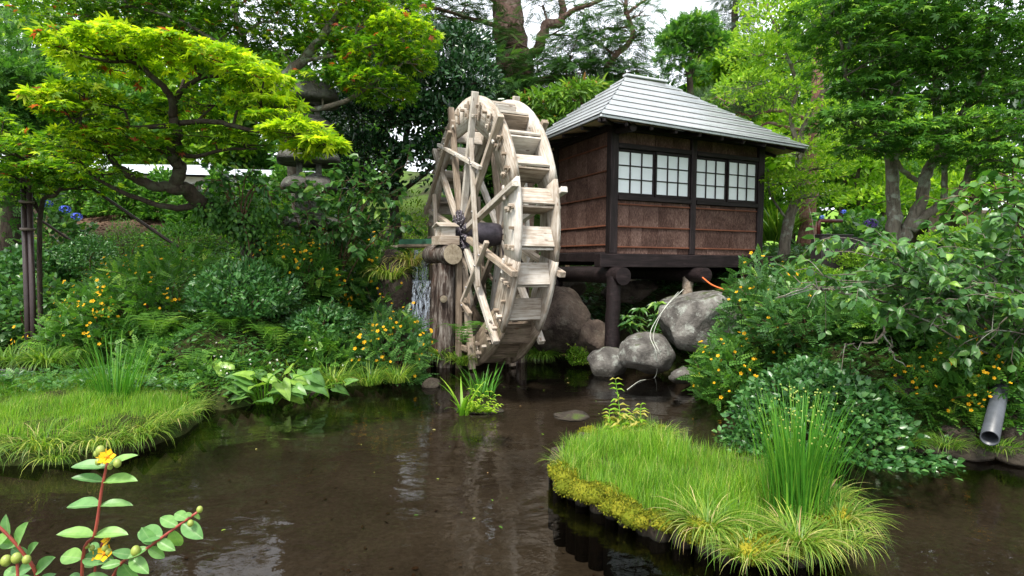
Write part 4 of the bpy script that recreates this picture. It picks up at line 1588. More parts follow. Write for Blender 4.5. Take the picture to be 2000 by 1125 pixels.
# ------------------------------------------------------------------ bushes
def bush(name, label, px0, px1, py_top, Y, T, size, mat, n, depth=None, cat='shrub', flower=None, stems=10, up=.35, base=None, lump=.2, var=(2, 2.4), shell=.6,
         leanx=0.0, group=None, bulge=.35, stem_mat=None, low=.15, shoots=1.0):
    xc = at((px0 + px1) / 2, 600, Y)[0]
    g = gz(xc, Y) if base is None else base
    top = at((px0 + px1) / 2, py_top, Y)[2]
    rx = (px1 - px0) / 2 * Y / FOC
    h = max(.15, top - g)
    ry = depth or rx * .8
    org = np.array([xc, Y, g])
    root = empty(name, org, 0, label=label, cat=cat, group=group)
    d = nrm(rng.normal(size=(n, 3)))
    d[:, 2] = np.abs(d[:, 2]) * 1.0 - low
    rad = np.where(rng.random(n) < shell, rng.uniform(.72, 1, n), rng.uniform(.2, 1, n) ** .5)
    lf = lumpy(d, 16, lump * 1.5)
    # wider above, pinched at the foot
    P = d * (rad * lf)[:, None]
    P[:, 2] = np.clip(P[:, 2], -.1, 1.3)
    wid = 1 - bulge * np.clip(.35 - P[:, 2], 0, .35) / .35
    W = np.stack([P[:, 0] * rx * wid + leanx * P[:, 2], P[:, 1] * ry * wid, (P[:, 2] + .02) * h], -1)
    W[:, 2] = np.maximum(W[:, 2], .02)
    D = nrm(d * [1, 1, .6] + [0, 0, up] + rng.normal(0, .55, (n, 3)))
    Nn = nrm(d * .5 + [0, 0, .8] + rng.normal(0, .55, (n, 3)))
    so = scatter(Soup(), T, W, D, Nn, size * rng.uniform(.6, 1.25, n), rng.beta(*var, n))
    ns = int(shoots * (10 + 22 * rx))
    sh_st = Soup()
    for _ in range(ns):
        k = rng.integers(0, n)
        d0 = nrm(d[k] * [1, 1, .5] + [0, 0, rng.uniform(.35, 1.1)] + rng.normal(0, .25, 3))
        l = rng.uniform(.12, .34) * (.6 + .5 * min(h, 1))
        m_ = int(l / max(size * .3, .018)) + 2
        t = np.linspace(.1, 1, m_)[:, None]
        curve = W[k] + d0 * l * t + np.array([0, 0, -.35 * l]) * t * t
        dd = nrm(d0 * .6 + rng.normal(0, .7, (m_, 3)))
        scatter(so, T, curve, dd, nrm([0, 0, 1.0] + rng.normal(0, .4, (m_, 3))), size * rng.uniform(.55, 1.05, m_), np.clip(rng.beta(2, 2, m_) + .12, 0, 1))
        tube(sh_st, curve[::max(1, m_ // 5)], [.006, .003], 4, cap=False)
    if ns > 2: tag(sh_st.build('shoots', stem_mat or BARK['twig'], root), kind='stuff')
    tag(so.build('foliage', mat, root), kind='stuff')
    st = Soup()
    for _ in range(stems):
        e = W[rng.integers(0, n)]
        b = np.array([e[0] * .25, e[1] * .25, -.08])
        tube(st, catmull([b, (b + e) / 2 + [0, 0, h * .12] + rng.normal(0, .03, 3), e], 6), [.016, .005], 5, cap=False)
    if stems: tag(st.build('stems', stem_mat or BARK['twig'], root), kind='stuff')
    if flower:
        mesh, cnt, fs, nm = flower
        m_ = (P[:, 1] < .12) & (P[:, 2] > .1) & (rad * lf > .72)
        idx = np.flatnonzero(m_)
        cnt = int(cnt * 1.7)
        fs = fs * .74
        cl = rng.choice(idx, max(3, cnt // 2))
        for i in range(cnt):
            k = cl[rng.integers(0, len(cl))]
            e = W[k] * 1.03 + rng.normal(0, .07, 3) + nrm(d[k] + [0, -.3, .25]) * size * .75
            q = Vector(nrm(d[k] + [0, -.5, .5] + rng.normal(0, .4, 3))).to_track_quat('Z', 'Y')
            s_ = fs * random.uniform(.75, 1.2)
            link(nm, mesh, root, e, q, (s_, s_, s_))
    return root


def flower_mesh():
    so = Soup()
    for i in range(5):
        a = 2 * PI * i / 5
        c, s_ = math.cos(a), math.sin(a)
        V = []
        for (r, w, z) in ((.1, 0, 0), (.6, .38, .22), (1.0, .0, .42), (.6, -.38, .22)):
            V.append((r * c - w * s_, r * s_ + w * c, z))
        so.add(V, [(0, 3, 2, 1)], None, random.random())
    V, T = ICO[2]
    so.add(V[:] * .2 + [0, 0, .2], None, T[::1], .5, 1)
    return so.mesh('yellow_flower', [M['petal'], M['stamen']])


def small_white():
    so = Soup()
    for i in range(5):
        a = 2 * PI * i / 5
        c, s_ = math.cos(a), math.sin(a)
        so.add([(0, 0, 0), (.6 * c - .3 * s_, .6 * s_ + .3 * c, .1), (c, s_, .15), (.6 * c + .3 * s_, .6 * s_ - .3 * c, .1)], [(0, 1, 2, 3)], None, .5)
    return so.mesh('white_flower', M['whitepetal'])


def hydrangea_head(mat):
    so = Soup()
    n = 60
    d = nrm(rng.normal(size=(n, 3)) + [0, 0, .5])
    P = d * [1, 1, .75]
    for k in range(2):
        D = nrm(np.cross(d, rng.normal(size=(n, 3))))
        scatter(so, tmpl([(-.5, 0, 0), (0, .5, .06), (.5, 0, 0), (0, -.5, .06)], [(0, 1, 2, 3)]), P, D, d, .38, rng.random(n))
    return so.mesh('flower_head', mat)


FLOWER = flower_mesh()
WHITEF = small_white()
HYDB = hydrangea_head(M['bluepetal'])
HYDP = hydrangea_head(M['purplepetal'])


def tussock(name, label, px, py, h, n, mat='sedge', z=None, spread=.06, bends=(1, 2, 3), Y=None, group=None, w=1.0, cat='grass tuft', lean=.35, var=None):
    if Y is None:
        c = atz(px, py, 0 if z is None else z)
    else:
        c = at(px, py, Y)
    r_ = rng.random(n) ** .5 * spread
    a = rng.uniform(0, 2 * PI, n)
    P = np.stack([r_ * np.cos(a), r_ * np.sin(a), np.zeros(n)], -1)
    so = blades(Soup(), P, h, [BLADES[b] for b in bends], a + rng.normal(0, .5, n), lean, var, w)
    o = so.build(name, L[mat], None, loc=tuple(c))
    tag(o, label, cat, group)
    return o

# ------------------------------------------------------------------ trees
def st(*pts): return [at(*p) for p in pts]


def base_of(px, py, Y):
    """foot of a stem: straight down to the ground from the given point"""
    p = at(px, py, Y)
    return np.array([p[0], p[1], gz(p[0], p[1]) - .1])


# left Japanese maple over the bank
b0 = base_of(500, 520, 10.0)
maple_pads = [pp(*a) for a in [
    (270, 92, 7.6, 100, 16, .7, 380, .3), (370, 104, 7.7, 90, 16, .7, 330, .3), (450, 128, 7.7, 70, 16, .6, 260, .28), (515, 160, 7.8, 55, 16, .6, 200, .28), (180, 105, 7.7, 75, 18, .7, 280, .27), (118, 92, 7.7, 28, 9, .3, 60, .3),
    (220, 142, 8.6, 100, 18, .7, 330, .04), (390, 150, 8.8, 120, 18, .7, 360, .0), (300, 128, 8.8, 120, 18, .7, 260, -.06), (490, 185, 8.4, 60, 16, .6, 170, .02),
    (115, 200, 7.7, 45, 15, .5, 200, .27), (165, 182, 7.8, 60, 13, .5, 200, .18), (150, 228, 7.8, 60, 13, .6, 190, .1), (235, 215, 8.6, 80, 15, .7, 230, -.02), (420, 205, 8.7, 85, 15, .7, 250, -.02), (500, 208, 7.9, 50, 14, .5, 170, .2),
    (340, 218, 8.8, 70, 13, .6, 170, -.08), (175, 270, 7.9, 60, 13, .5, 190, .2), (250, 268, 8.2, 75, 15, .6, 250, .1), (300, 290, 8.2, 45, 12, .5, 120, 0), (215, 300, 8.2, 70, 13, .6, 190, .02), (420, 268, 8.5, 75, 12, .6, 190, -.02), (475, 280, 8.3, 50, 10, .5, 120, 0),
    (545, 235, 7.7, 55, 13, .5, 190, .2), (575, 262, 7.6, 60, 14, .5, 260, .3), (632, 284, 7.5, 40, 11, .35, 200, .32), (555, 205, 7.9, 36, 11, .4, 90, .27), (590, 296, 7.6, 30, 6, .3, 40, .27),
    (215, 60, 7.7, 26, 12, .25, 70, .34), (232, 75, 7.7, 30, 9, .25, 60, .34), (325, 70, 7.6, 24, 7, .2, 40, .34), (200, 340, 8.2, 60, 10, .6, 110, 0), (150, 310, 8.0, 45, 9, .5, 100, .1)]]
tree('japanese_maple', 'layered bright yellow-green Japanese maple leaning over the left bank', 'tree', b0,
     [([b0, *st((492, 450, 10), (468, 425, 9.8), (430, 425, 9.6), (400, 402, 9.3), (368, 375, 9), (345, 362, 8.8), (352, 325, 8.7), (336, 300, 8.6), (345, 262, 8.5), (338, 228, 8.4))], [.2, .16, .125, .1, .085, .06]),
      (st((338, 228, 8.4), (334, 190, 8.2), (298, 150, 8), (262, 122, 7.9), (215, 120, 7.8)), [.06, .02]),
      (st((338, 215, 8.4), (352, 180, 8.2), (400, 150, 8), (470, 150, 7.9)), [.05, .018]),
      (st((350, 370, 8.8), (290, 360, 8.6), (240, 335, 8.4), (215, 308, 8.2)), [.09, .035]),
      (st((395, 400, 9.3), (330, 405, 8.9), (250, 380, 8.6), (180, 345, 8.3)), [.06, .02]),
      (st((345, 240, 8.5), (420, 238, 8.3), (490, 254, 8.1), (560, 260, 7.8), (620, 280, 7.6)), [.045, .015]),
      (st((348, 300, 8.6), (385, 305, 8.6), (440, 292, 8.5), (500, 290, 8.4)), [.04, .015]),
      (st((340, 245, 8.5), (260, 250, 8.3), (190, 250, 8.0), (140, 240, 7.8)), [.04, .012])],
     maple_pads, MAPLE, None, .092, L['maple_y'], BARK['dark'], flat=.45, twigs=7, dens=1.05, twig_r=.009, size_var=.4)

# ivy on its trunk
def ivy():
    P = catmull([b0, *st((492, 450, 10), (468, 425, 9.8), (430, 425, 9.6), (405, 405, 9.3))], 60)
    so = Soup()
    n = 4200
    k = rng.integers(0, 60, n)
    d = nrm(rng.normal(size=(n, 3)))
    r_ = np.where(k > 40, .24, .42) * rng.uniform(.6, 1.15, n)
    pos = P[k] + d * r_[:, None] + np.where((k < 40)[:, None], [.12, 0, 0], 0)
    pos[:, 2] = np.maximum(pos[:, 2], b0[2] + .05)
    scatter(so, WIDE, pos, nrm([0, 0, -1.0] + rng.normal(0, .5, (n, 3)) + d * .5), d + [0, 0, .4], .075 * rng.uniform(.6, 1.2, n), rng.beta(2, 3, n))
    o = so.build('ivy', L['shrub'], origin=b0, loc=tuple(b0))
    tag(o, 'ivy covering the bent lower trunk of the Japanese maple', 'ivy', kind='stuff')


ivy()

# taller maple behind it, crown along the top
b1 = base_of(592, 430, 12.2)
tree('tall_maple', 'taller green maple with pale trunk behind the bright Japanese maple', 'tree', b1,
     [([b1, *st((575, 330, 11.8), (548, 230, 11.4), (545, 170, 11), (590, 120, 10.8), (640, 60, 10.6), (690, -20, 10.4))], [.15, .12, .09, .05]),
      (st((548, 225, 11.4), (500, 150, 11), (470, 60, 10.8), (440, -40, 10.6)), [.08, .03]),
      (st((560, 212, 11.3), (620, 212, 10.8), (680, 195, 10.4), (730, 160, 10.2), (780, 130, 10)), [.06, .02]),
      (st((545, 170, 11), (450, 100, 10.8), (350, 40, 10.6), (250, 10, 10.6)), [.05, .02]),
      (st((590, 120, 10.8), (690, 100, 10.4), (760, 80, 10.2)), [.04, .015])],
     [pp(*a) for a in [(150, 40, 10.5, 80, 36, .9, 600, 0), (240, 15, 10.6, 100, 34, .9, 600, -.05), (340, 30, 10.8, 100, 30, .9, 600, -.12), (430, 10, 10.8, 100, 38, 1, 650, -.1),
                       (430, 75, 10.9, 90, 24, .8, 420, -.12), (540, 40, 10.8, 90, 40, 1, 650, .0), (620, 25, 10.7, 90, 36, 1, 650, .04), (700, 45, 10.4, 90, 40, 1, 750, .14),
                       (790, 80, 10.2, 62, 36, .8, 600, .2), (800, 120, 10.1, 50, 20, .6, 300, .1), (740, 120, 10.2, 75, 30, .8, 550, .1), (740, 175, 10.1, 70, 24, .8, 500, .0), (690, 160, 10.4, 50, 18, .7, 240, -.08), (612, 158, 10.5, 46, 12, .5, 150, -.02),
                       (640, 105, 10.8, 80, 20, .8, 300, -.08), (545, 100, 11, 70, 24, .7, 320, -.02), 
                       (120, -60, 10.4, 200, 60, 1.2, 700, 0), (350, -70, 10.6, 220, 60, 1.3, 900, 0), (600, -60, 10.6, 220, 50, 1.3, 900, 0), (760, 10, 10.3, 80, 26, .8, 420, .1),
                       (450, -180, 10.6, 260, 60, 1.5, 900, 0), (200, -200, 10.6, 240, 60, 1.5, 800, 0)]],
     MAPLE, None, .095, L['maple_y'], BARK['pale'], flat=.5, twigs=6, dens=1.25, var=(1.8, 3.2), twig_r=.011)

# small maple at the left edge
b2 = base_of(75, 480, 9.3)
tree('young_maple', 'dark-stemmed young maple at the left edge of the garden', 'tree', b2,
     [([b2, *st((78, 420, 9.2), (110, 380, 9), (135, 345, 8.9))], [.04, .032, .016]), (st((78, 415, 9.2), (50, 370, 9.1), (20, 340, 9)), [.035, .02]),
      (st((15, 330, 9.2), (60, 325, 8.8), (105, 328, 8.6), (140, 318, 8.4)), [.03, .012])],
     [pp(*a) for a in [(30, 300, 8.6, 70, 22, .6, 400, .05), (60, 345, 8.8, 70, 20, .6, 380, 0), (125, 335, 8.7, 60, 20, .6, 330, 0), (20, 380, 9, 60, 20, .6, 250, -.06), (160, 365, 9, 60, 16, .6, 260, -.02), (110, 285, 8.8, 60, 18, .6, 260, .03), (-40, 250, 8.8, 60, 40, .6, 300, 0)]],
     MAPLE, None, .09, L['maple_y'], BARK['dark'], flat=.45, twigs=6, dens=1.1, var=(1.8, 2.8))

# dark leafy tree on the far left
b3 = base_of(20, 470, 12.5)
tree('wisteria_tree', 'dense dark green leafy tree mass at the far left edge', 'tree', b3,
     [([b3, *st((25, 380, 12.5), (30, 250, 12.5), (20, 120, 12.5))], [.2, .14, .06])],
     [pp(*a) for a in [(40, 170, 11.8, 70, 40, .9, 900, -.04), (10, 230, 11.8, 80, 50, .9, 1000, -.1), (85, 215, 12, 50, 50, .8, 700, -.05), (30, 300, 12, 90, 50, .9, 800, -.15), (-60, 150, 12, 90, 120, 1, 900, -.1), (-60, 400, 12, 120, 80, 1, 700, -.2)]],
     HERB, None, .2, L['shrub'], BARK['dark'], orient='out', twigs=3, dens=1.0)

# glossy camellia behind the wheel
b4 = base_of(790, 470, 13.0)
tree('camellia', 'big dark glossy evergreen camellia just left of the wheel top', 'tree', b4,
     [([b4, *st((770, 380, 13), (790, 300, 13), (800, 200, 13))], [.14, .09, .05]), (st((775, 380, 13), (830, 340, 12.8), (870, 300, 12.8)), [.06, .03]), (st((772, 370, 13), (700, 320, 12.8), (690, 270, 12.6)), [.05, .02])],
     [pp(*a) for a in [(870, 110, 12.9, 75, 55, .8, 1700, 0), (910, 165, 12.6, 55, 50, .7, 1300, .06), (840, 180, 12.6, 80, 60, .9, 2000, 0), (770, 230, 12.5, 90, 60, .9, 2200, -.04), (860, 250, 12.5, 80, 60, .8, 1900, 0),
                       (700, 240, 12.5, 60, 60, .8, 1300, -.06), (720, 310, 12.5, 70, 45, .8, 1200, -.1), (830, 320, 12.5, 70, 40, .7, 1000, -.05), (930, 220, 13.2, 40, 50, .6, 700, .02), (700, 370, 12.6, 70, 30, .6, 700, -.1), (780, 150, 13, 60, 40, .8, 900, -.05)]],
     OVAL, None, .13, L['camellia'], BARK['dark'], orient='out', twigs=4, dens=1.0)

# great conifer with a thick trunk
b5 = base_of(1005, 480, 16.5)
fir = [([b5, *st((1010, 250, 16.5), (1008, 180, 16.5), (998, 90, 16.5), (985, 0, 16.5), (970, -120, 16.5), (965, -330, 16.5))], [.55, .52, .46, .42, .36, .25]),
       (st((1010, 110, 16.5), (1050, 98, 16), (1065, 50, 15.8), (1095, 45, 15.7), (1098, 10, 15.7), (1085, -60, 15.6)), [.15, .12, .07]),
       (st((1090, 45, 15.7), (1118, 22, 15.5), (1160, 5, 15.3), (1200, -10, 15.2)), [.08, .04]),
       (st((1025, 165, 16.5), (1090, 152, 16), (1160, 160, 15.6), (1200, 110, 15.3), (1235, 70, 15.2), (1222, 20, 15.1), (1225, -40, 15)), [.11, .09, .065, .04]),
       (st((1222, 30, 15.1), (1245, 10, 15), (1280, -10, 15)), [.05, .02]),
       (st((985, 20, 16.5), (960, -10, 16.2), (900, -30, 15.8)), [.16, .06]),
       (st((1005, 130, 16.5), (930, 120, 16), (860, 70, 15.6)), [.07, .03]), (st((1005, 60, 16.5), (900, 30, 16), (800, 0, 15.6)), [.07, .03])]
tree('giant_conifer', 'huge old conifer with thick red-brown trunk rising behind the wheel', 'tree', b5, fir,
     [pp(*a) for a in [(1000, 45, 15.8, 30, 12, .5, 40, .1), (1010, 85, 15.8, 40, 12, .6, 60, .1), (930, 75, 16, 70, 16, 1, 190, 0), (860, 90, 16.2, 60, 18, 1, 170, -.05), (960, 130, 15.6, 60, 16, .8, 170, .05), (1050, 120, 15.8, 40, 12, .6, 110, 0),
                       (1110, 70, 15.6, 40, 12, .7, 68, .05), (1150, 75, 15.6, 60, 12, .8, 93, .05), (1180, 55, 15.4, 60, 14, .8, 105, .03), (1120, 105, 15.6, 70, 13, .8, 111, 0), (1200, 100, 15.4, 60, 15, .8, 124, .05), (1240, 75, 15.2, 34, 12, .7, 43, 0),
                       (1100, 150, 15.8, 80, 14, .9, 220, -.04), (1170, 140, 15.6, 80, 15, .9, 240, 0), (1070, 175, 15.8, 90, 14, .9, 240, 0), (1150, 180, 15.6, 80, 14, .8, 200, -.04), (1220, 150, 15.4, 50, 14, .7, 120, 0),
                       (960, 175, 15.6, 60, 14, .8, 170, .02), (1010, 180, 15.4, 60, 12, .6, 130, .02), (860, 30, 16, 70, 18, 1, 190, -.05), (780, 20, 16, 60, 22, 1, 170, -.05), (820, 60, 16, 60, 16, 1, 130, -.05), (910, 10, 16, 60, 14, 1, 140, 0), (1130, 20, 15.6, 40, 8, .6, 43, 0),
                       (1250, 30, 15, 40, 10, .6, 49, 0), (1220, 10, 15, 30, 10, .5, 37, 0), (1060, 10, 15.8, 30, 8, .5, 50, 0), (740, 10, 16, 60, 20, 1, 130, 0),
                       (900, -80, 16, 200, 50, 1.5, 600, 0), (1150, -100, 15.6, 150, 40, 1.5, 330, 0), (1000, -220, 16, 280, 70, 2, 800, 0), (1000, -380, 16, 240, 70, 2, 700, 0), (700, -100, 16, 150, 60, 1.5, 400, 0)]],
     NEEDLE, None, .42, L['conifer'], BARK['conifer'], flat=.4, droop=.15, twigs=7, dens=1.0, branch_r=.05, twig_r=.014, sides=14)

# fresh lance-leaved shrub tree between wheel and roof
b6 = base_of(1110, 480, 13.6)
tree('bright_leaf_tree', 'small tree with long fresh green leaves between wheel top and hut roof', 'tree', b6,
     [([b6, *st((1100, 320, 13.6), (1090, 240, 13.5))], [.06, .04]), (st((1100, 330, 13.6), (1150, 240, 13.4), (1170, 200, 13.2)), [.03, .015])],
     [pp(*a) for a in [(1060, 215, 13.2, 55, 30, .7, 900, .02), (1120, 195, 13.2, 55, 24, .7, 800, .05), (1160, 180, 13.1, 35, 14, .5, 330, .1), (1090, 245, 13.2, 60, 24, .7, 800, -.02), (1030, 250, 13.2, 30, 40, .5, 400, 0), (1120, 280, 13.4, 60, 50, .7, 700, -.05), (1050, 330, 13.4, 60, 60, .7, 700, -.1)]],
     LANCE, None, .2, L['lance'], BARK['twig'], orient='out', droop=.55, twigs=4, dens=.95)

# cloud-pruned rounded tree behind the roof
b7 = base_of(1350, 380, 21)
tree('rounded_tree', 'small round-headed green tree standing against the sky behind the hut roof', 'tree', b7,
     [([b7, *st((1352, 250, 21), (1345, 140, 21), (1352, 95, 21))], [.16, .12, .06]), (st((1345, 150, 21), (1330, 100, 21)), [.07, .03]), (st((1348, 150, 21), (1375, 90, 21)), [.06, .03])],
     [pp(*a) for a in [(1350, 62, 21, 48, 20, .9, 900, 0), (1318, 88, 21, 32, 18, .7, 420, 0), (1388, 92, 21, 34, 20, .7, 500, -.03), (1345, 85, 21.5, 50, 20, .8, 600, -.1), (1312, 118, 21, 26, 12, .6, 240, 0), (1340, 145, 21, 40, 12, .7, 300, -.05)]],
     HERB, None, .22, L['shrub'], BARK['dark'], orient='out', twigs=3)

# narrow far spruce
b8 = base_of(1437, 380, 36)
tree('far_spruce', 'tall thin hazy spruce in the distance right of the hut roof', 'tree', b8,
     [([b8, *st((1436, 120, 36), (1435, -60, 36))], [.35, .26, .1])],
     [pp(1437 + (-1) ** i * (14 + (i % 3) * 5), -20 + i * 15, 36, 24 + i * 1.1, 5, .9, 46, .1) for i in range(15)],
     NEEDLE, None, .75, L['hill'], BARK['dark'], flat=.4, droop=.3, twigs=2, twig_r=.02)

# light cherry-like tree right of the hut
b9 = base_of(1528, 520, 11.5)
tree('light_green_tree', 'airy light green tree with pale lichened trunk close to the hut right side', 'tree', b9,
     [([b9, *st((1530, 500, 11.5), (1538, 440, 11.5), (1560, 380, 11.5), (1562, 330, 11.5), (1565, 270, 11.5), (1585, 210, 11.5), (1620, 165, 11.4))], [.13, .105, .09, .07, .03]),
      (st((1563, 300, 11.5), (1545, 230, 11.5), (1556, 170, 11.5), (1530, 90, 11.4), (1500, 20, 11.3)), [.05, .02]),
      (st((1575, 230, 11.5), (1610, 180, 11.4), (1640, 165, 11.3)), [.035, .015]), (st((1538, 430, 11.5), (1505, 380, 11.4), (1500, 330, 11.3)), [.03, .012])],
     [pp(*a) for a in [(1520, 60, 11.3, 80, 40, .9, 700, .1), (1590, 40, 11.3, 70, 40, .9, 600, .12), (1480, 110, 11.5, 60, 30, .8, 480, .08), (1560, 120, 11.4, 80, 30, .9, 560, .05), (1460, 170, 11.6, 60, 28, .8, 420, .05), (1520, 190, 11.4, 60, 26, .8, 420, .02),
                       (1600, 230, 11.3, 70, 30, .8, 420, 0), (1650, 290, 11.3, 50, 30, .7, 300, 0), (1560, 300, 11.2, 50, 22, .7, 260, .05), (1610, 330, 11.2, 50, 22, .7, 280, .05), (1530, 360, 11.1, 60, 24, .7, 420, .02), (1590, 385, 11.1, 50, 20, .6, 300, .02),
                       (1640, 100, 11.6, 60, 40, .9, 420, .05), (1600, -40, 11.3, 120, 40, 1, 600, 0), (1500, 5, 11.5, 60, 24, .7, 350, .1)]],
     OVAL, None, .085, L['cherry'], BARK['pale'], orient='out', twigs=6, dens=1.75, twig_r=.008, flat=.6)

b10 = base_of(1572, 480, 13.2)
tree('red_pine', 'red-barked pine with thick scaly trunk right of the hut', 'tree', b10,
     [([b10, *st((1576, 440, 13.2), (1582, 330, 13.2), (1592, 220, 13.2), (1600, 130, 13.2), (1596, 0, 13.2), (1590, -150, 13.2))], [.2, .17, .13, .1, .07]),
      (st((1588, 240, 13.2), (1550, 225, 13), (1510, 215, 12.8), (1465, 228, 12.6)), [.06, .03]), (st((1585, 260, 13.2), (1540, 250, 13), (1500, 240, 12.8), (1478, 255, 12.7)), [.05, .02])],
     [pp(*a) for a in [(1475, 208, 12.6, 42, 12, .5, 500, 0), (1450, 222, 12.6, 30, 10, .4, 260, 0), (1500, 175, 13, 50, 14, .6, 420, -.1), (1400, 190, 13.5, 50, 14, .5, 300, -.1)]],
     TUFT, None, .1, L['pine'], BARK['red'], orient='out', twigs=4, sides=12)

# large dark maple on the right
b11 = base_of(1748, 485, 9.2)
tree('dark_maple', 'large dark green maple with several grey trunks at the right', 'tree', b11,
     [([b11, *st((1747, 430, 9.2), (1744, 360, 9.2), (1740, 270, 9.2), (1745, 150, 9.2), (1738, 60, 9.2), (1745, -40, 9.2))], [.125, .1, .09, .08, .045]),
      (st((1757, 480, 9.2), (1775, 440, 9.15), (1800, 390, 9.1), (1812, 330, 9.1), (1835, 290, 9), (1828, 200, 9), (1835, 90, 9)), [.11, .095, .08, .065, .04]),
      (st((1780, 450, 9.1), (1820, 410, 9), (1870, 380, 8.8), (1895, 330, 8.7), (1925, 270, 8.6), (1990, 230, 8.5)), [.075, .06, .045, .03]),
      (st((1790, 352, 9), (1760, 330, 8.8), (1748, 300, 8.7)), [.04, .025]), (st((1845, 400, 8.9), (1845, 330, 8.8), (1850, 260, 8.8)), [.05, .04, .03]),
      (st((1835, 280, 9), (1880, 220, 8.8), (1915, 150, 8.7), (1930, 60, 8.6)), [.06, .03]), (st((1742, 250, 9.2), (1700, 200, 9), (1650, 150, 8.8)), [.04, .015])],
     [pp(*a) for a in [(1620, 30, 8.6, 80, 26, .8, 560, .05), (1720, 20, 8.5, 90, 28, .9, 620, 0), (1820, 15, 8.4, 90, 30, .9, 620, 0), (1920, 30, 8.3, 80, 34, .9, 560, 0), (1660, 75, 8.6, 90, 26, .8, 600, .04), (1760, 75, 8.5, 90, 28, .9, 600, -.05), (1860, 85, 8.4, 90, 28, .9, 560, -.03),
                       (1960, 100, 8.3, 70, 34, .8, 450, -.03), (1690, 125, 8.6, 80, 24, .8, 480, -.03), (1790, 140, 8.5, 80, 24, .8, 450, -.08), (1690, 175, 8.6, 60, 20, .6, 300, -.06), (1850, 130, 8.4, 60, 18, .6, 280, .08), (1660, 235, 8.5, 70, 24, .7, 400, 0), (1720, 220, 8.5, 70, 24, .7, 350, -.06),
                       (1740, 265, 8.4, 80, 22, .7, 400, 0), (1700, 290, 8.5, 60, 16, .6, 260, -.05), (1830, 195, 8.5, 60, 18, .6, 220, -.05), (1930, 190, 8.3, 70, 18, .7, 260, -.02), (1980, 160, 8.3, 60, 30, .6, 300, -.04), (1900, 245, 8.2, 80, 18, .7, 330, .04), (1960, 270, 8.1, 60, 18, .6, 260, .06),
                       (1830, 250, 8.3, 60, 16, .6, 220, .02), (1790, 290, 8.3, 60, 16, .6, 220, 0), (1940, 310, 8.1, 70, 16, .6, 260, .05), (1880, 300, 8.2, 50, 14, .5, 160, 0), (1980, 335, 8.1, 50, 18, .6, 180, 0),
                       (1700, -60, 8.5, 240, 50, 1.2, 1000, 0), (1950, -60, 8.4, 220, 60, 1.2, 900, 0), (2080, 120, 8.2, 90, 120, .9, 900, 0), (1850, -190, 8.5, 300, 60, 1.5, 900, 0), (2100, 320, 8.4, 80, 60, .8, 300, 0)]],
     MAPLE, None, .09, L['maple_g'], BARK['pale'], flat=.5, droop=.15, twigs=6, dens=.95, var=(1.8, 2.0), twig_r=.008)

# slim trees beyond the right lawn
for i, (px, Y, x2, t, lab) in enumerate(((1690, 17, 1672, .1, 'slim leaning tree on the lawn behind the dark maple'), (1725, 19, 1730, .11, 'thin straight-stemmed tree beyond the dark maple trunk'), (1640, 20, 1650, .1, 'light leafy tree behind the red pine'),
                                         (1880, 15, 1900, .1, 'leafy young tree behind the right fork of the dark maple'))):
    b = base_of(px, 470, Y)
    tree('garden_tree', lab, 'tree', b, [([b, *st((px, 430, Y), (x2, 380, Y), ((px + x2) / 2, 300, Y))], [t, t * .8, t * .4]), (st((x2, 385, Y), (x2 + 30, 330, Y)), [t * .4, t * .2])],
         [pp(px + random.uniform(-60, 60), py, Y + random.uniform(-1, 1), 62, 34, 1, 500, random.uniform(-.05, .12)) for py in (250, 280, 310, 340, 375, 400)],
         OVAL, None, .17, L['cherry'] if i != 1 else L['shrub'], BARK['dark'], orient='out', twigs=3, dens=1)

# background trees closing the view
bg = [(-60, 60, 24, 200, 190, 'far mid-green tree in the upper left corner', 'maple_g', 0), (130, 250, 26, 170, 150, 'far green tree above the left lawn', 'shrub', .1), (330, 270, 28, 150, 110, 'far leafy tree left of the lantern tower', 'cherry', -.1),
      (470, 200, 30, 150, 130, 'far tree seen between the two left maples', 'maple_g', 0), (640, 300, 24, 120, 140, 'far tree right behind the lantern tower', 'shrub', -.1),
      (720, 120, 30, 130, 90, 'far tree above the camellia', 'maple_g', 0), (960, 300, 22, 140, 110, 'shaded tree behind the wheel spokes', 'shrub', -.05), (1110, 330, 20, 120, 110, 'shaded shrubby tree behind the hut side wall', 'shrub', 0), (1290, 250, 24, 170, 90, 'far green tree hidden behind the hut roof', 'maple_g', 0),
      (1440, 300, 20, 90, 130, 'bright green bushy tree at the hut rear right corner', 'cherry', -.12), (1410, 150, 26, 60, 60, 'far light tree above the roof slope', 'cherry', -.1), (1540, 240, 24, 110, 180, 'far leafy tree behind the red pine trunk', 'maple_g', .1), (1660, 340, 22, 110, 110, 'dark leafy tree beyond the lawn', 'shrub', -.12),
      (1790, 330, 24, 120, 120, 'bright leafy tree beyond the right lawn', 'cherry', -.1), (1900, 400, 26, 110, 50, 'low hazy blue-green trees far behind the maple', 'hill', 0), (1650, 130, 28, 130, 150, 'tall far tree in the upper right', 'maple_g', .05),
      (2060, 250, 30, 140, 120, 'far tree beyond the right edge', 'hill', 0), (1850, 150, 30, 180, 160, 'tall far tree behind the dark maple crown', 'maple_g', -.05), (250, 80, 32, 180, 120, 'tall far tree at the upper left', 'shrub', .08)]
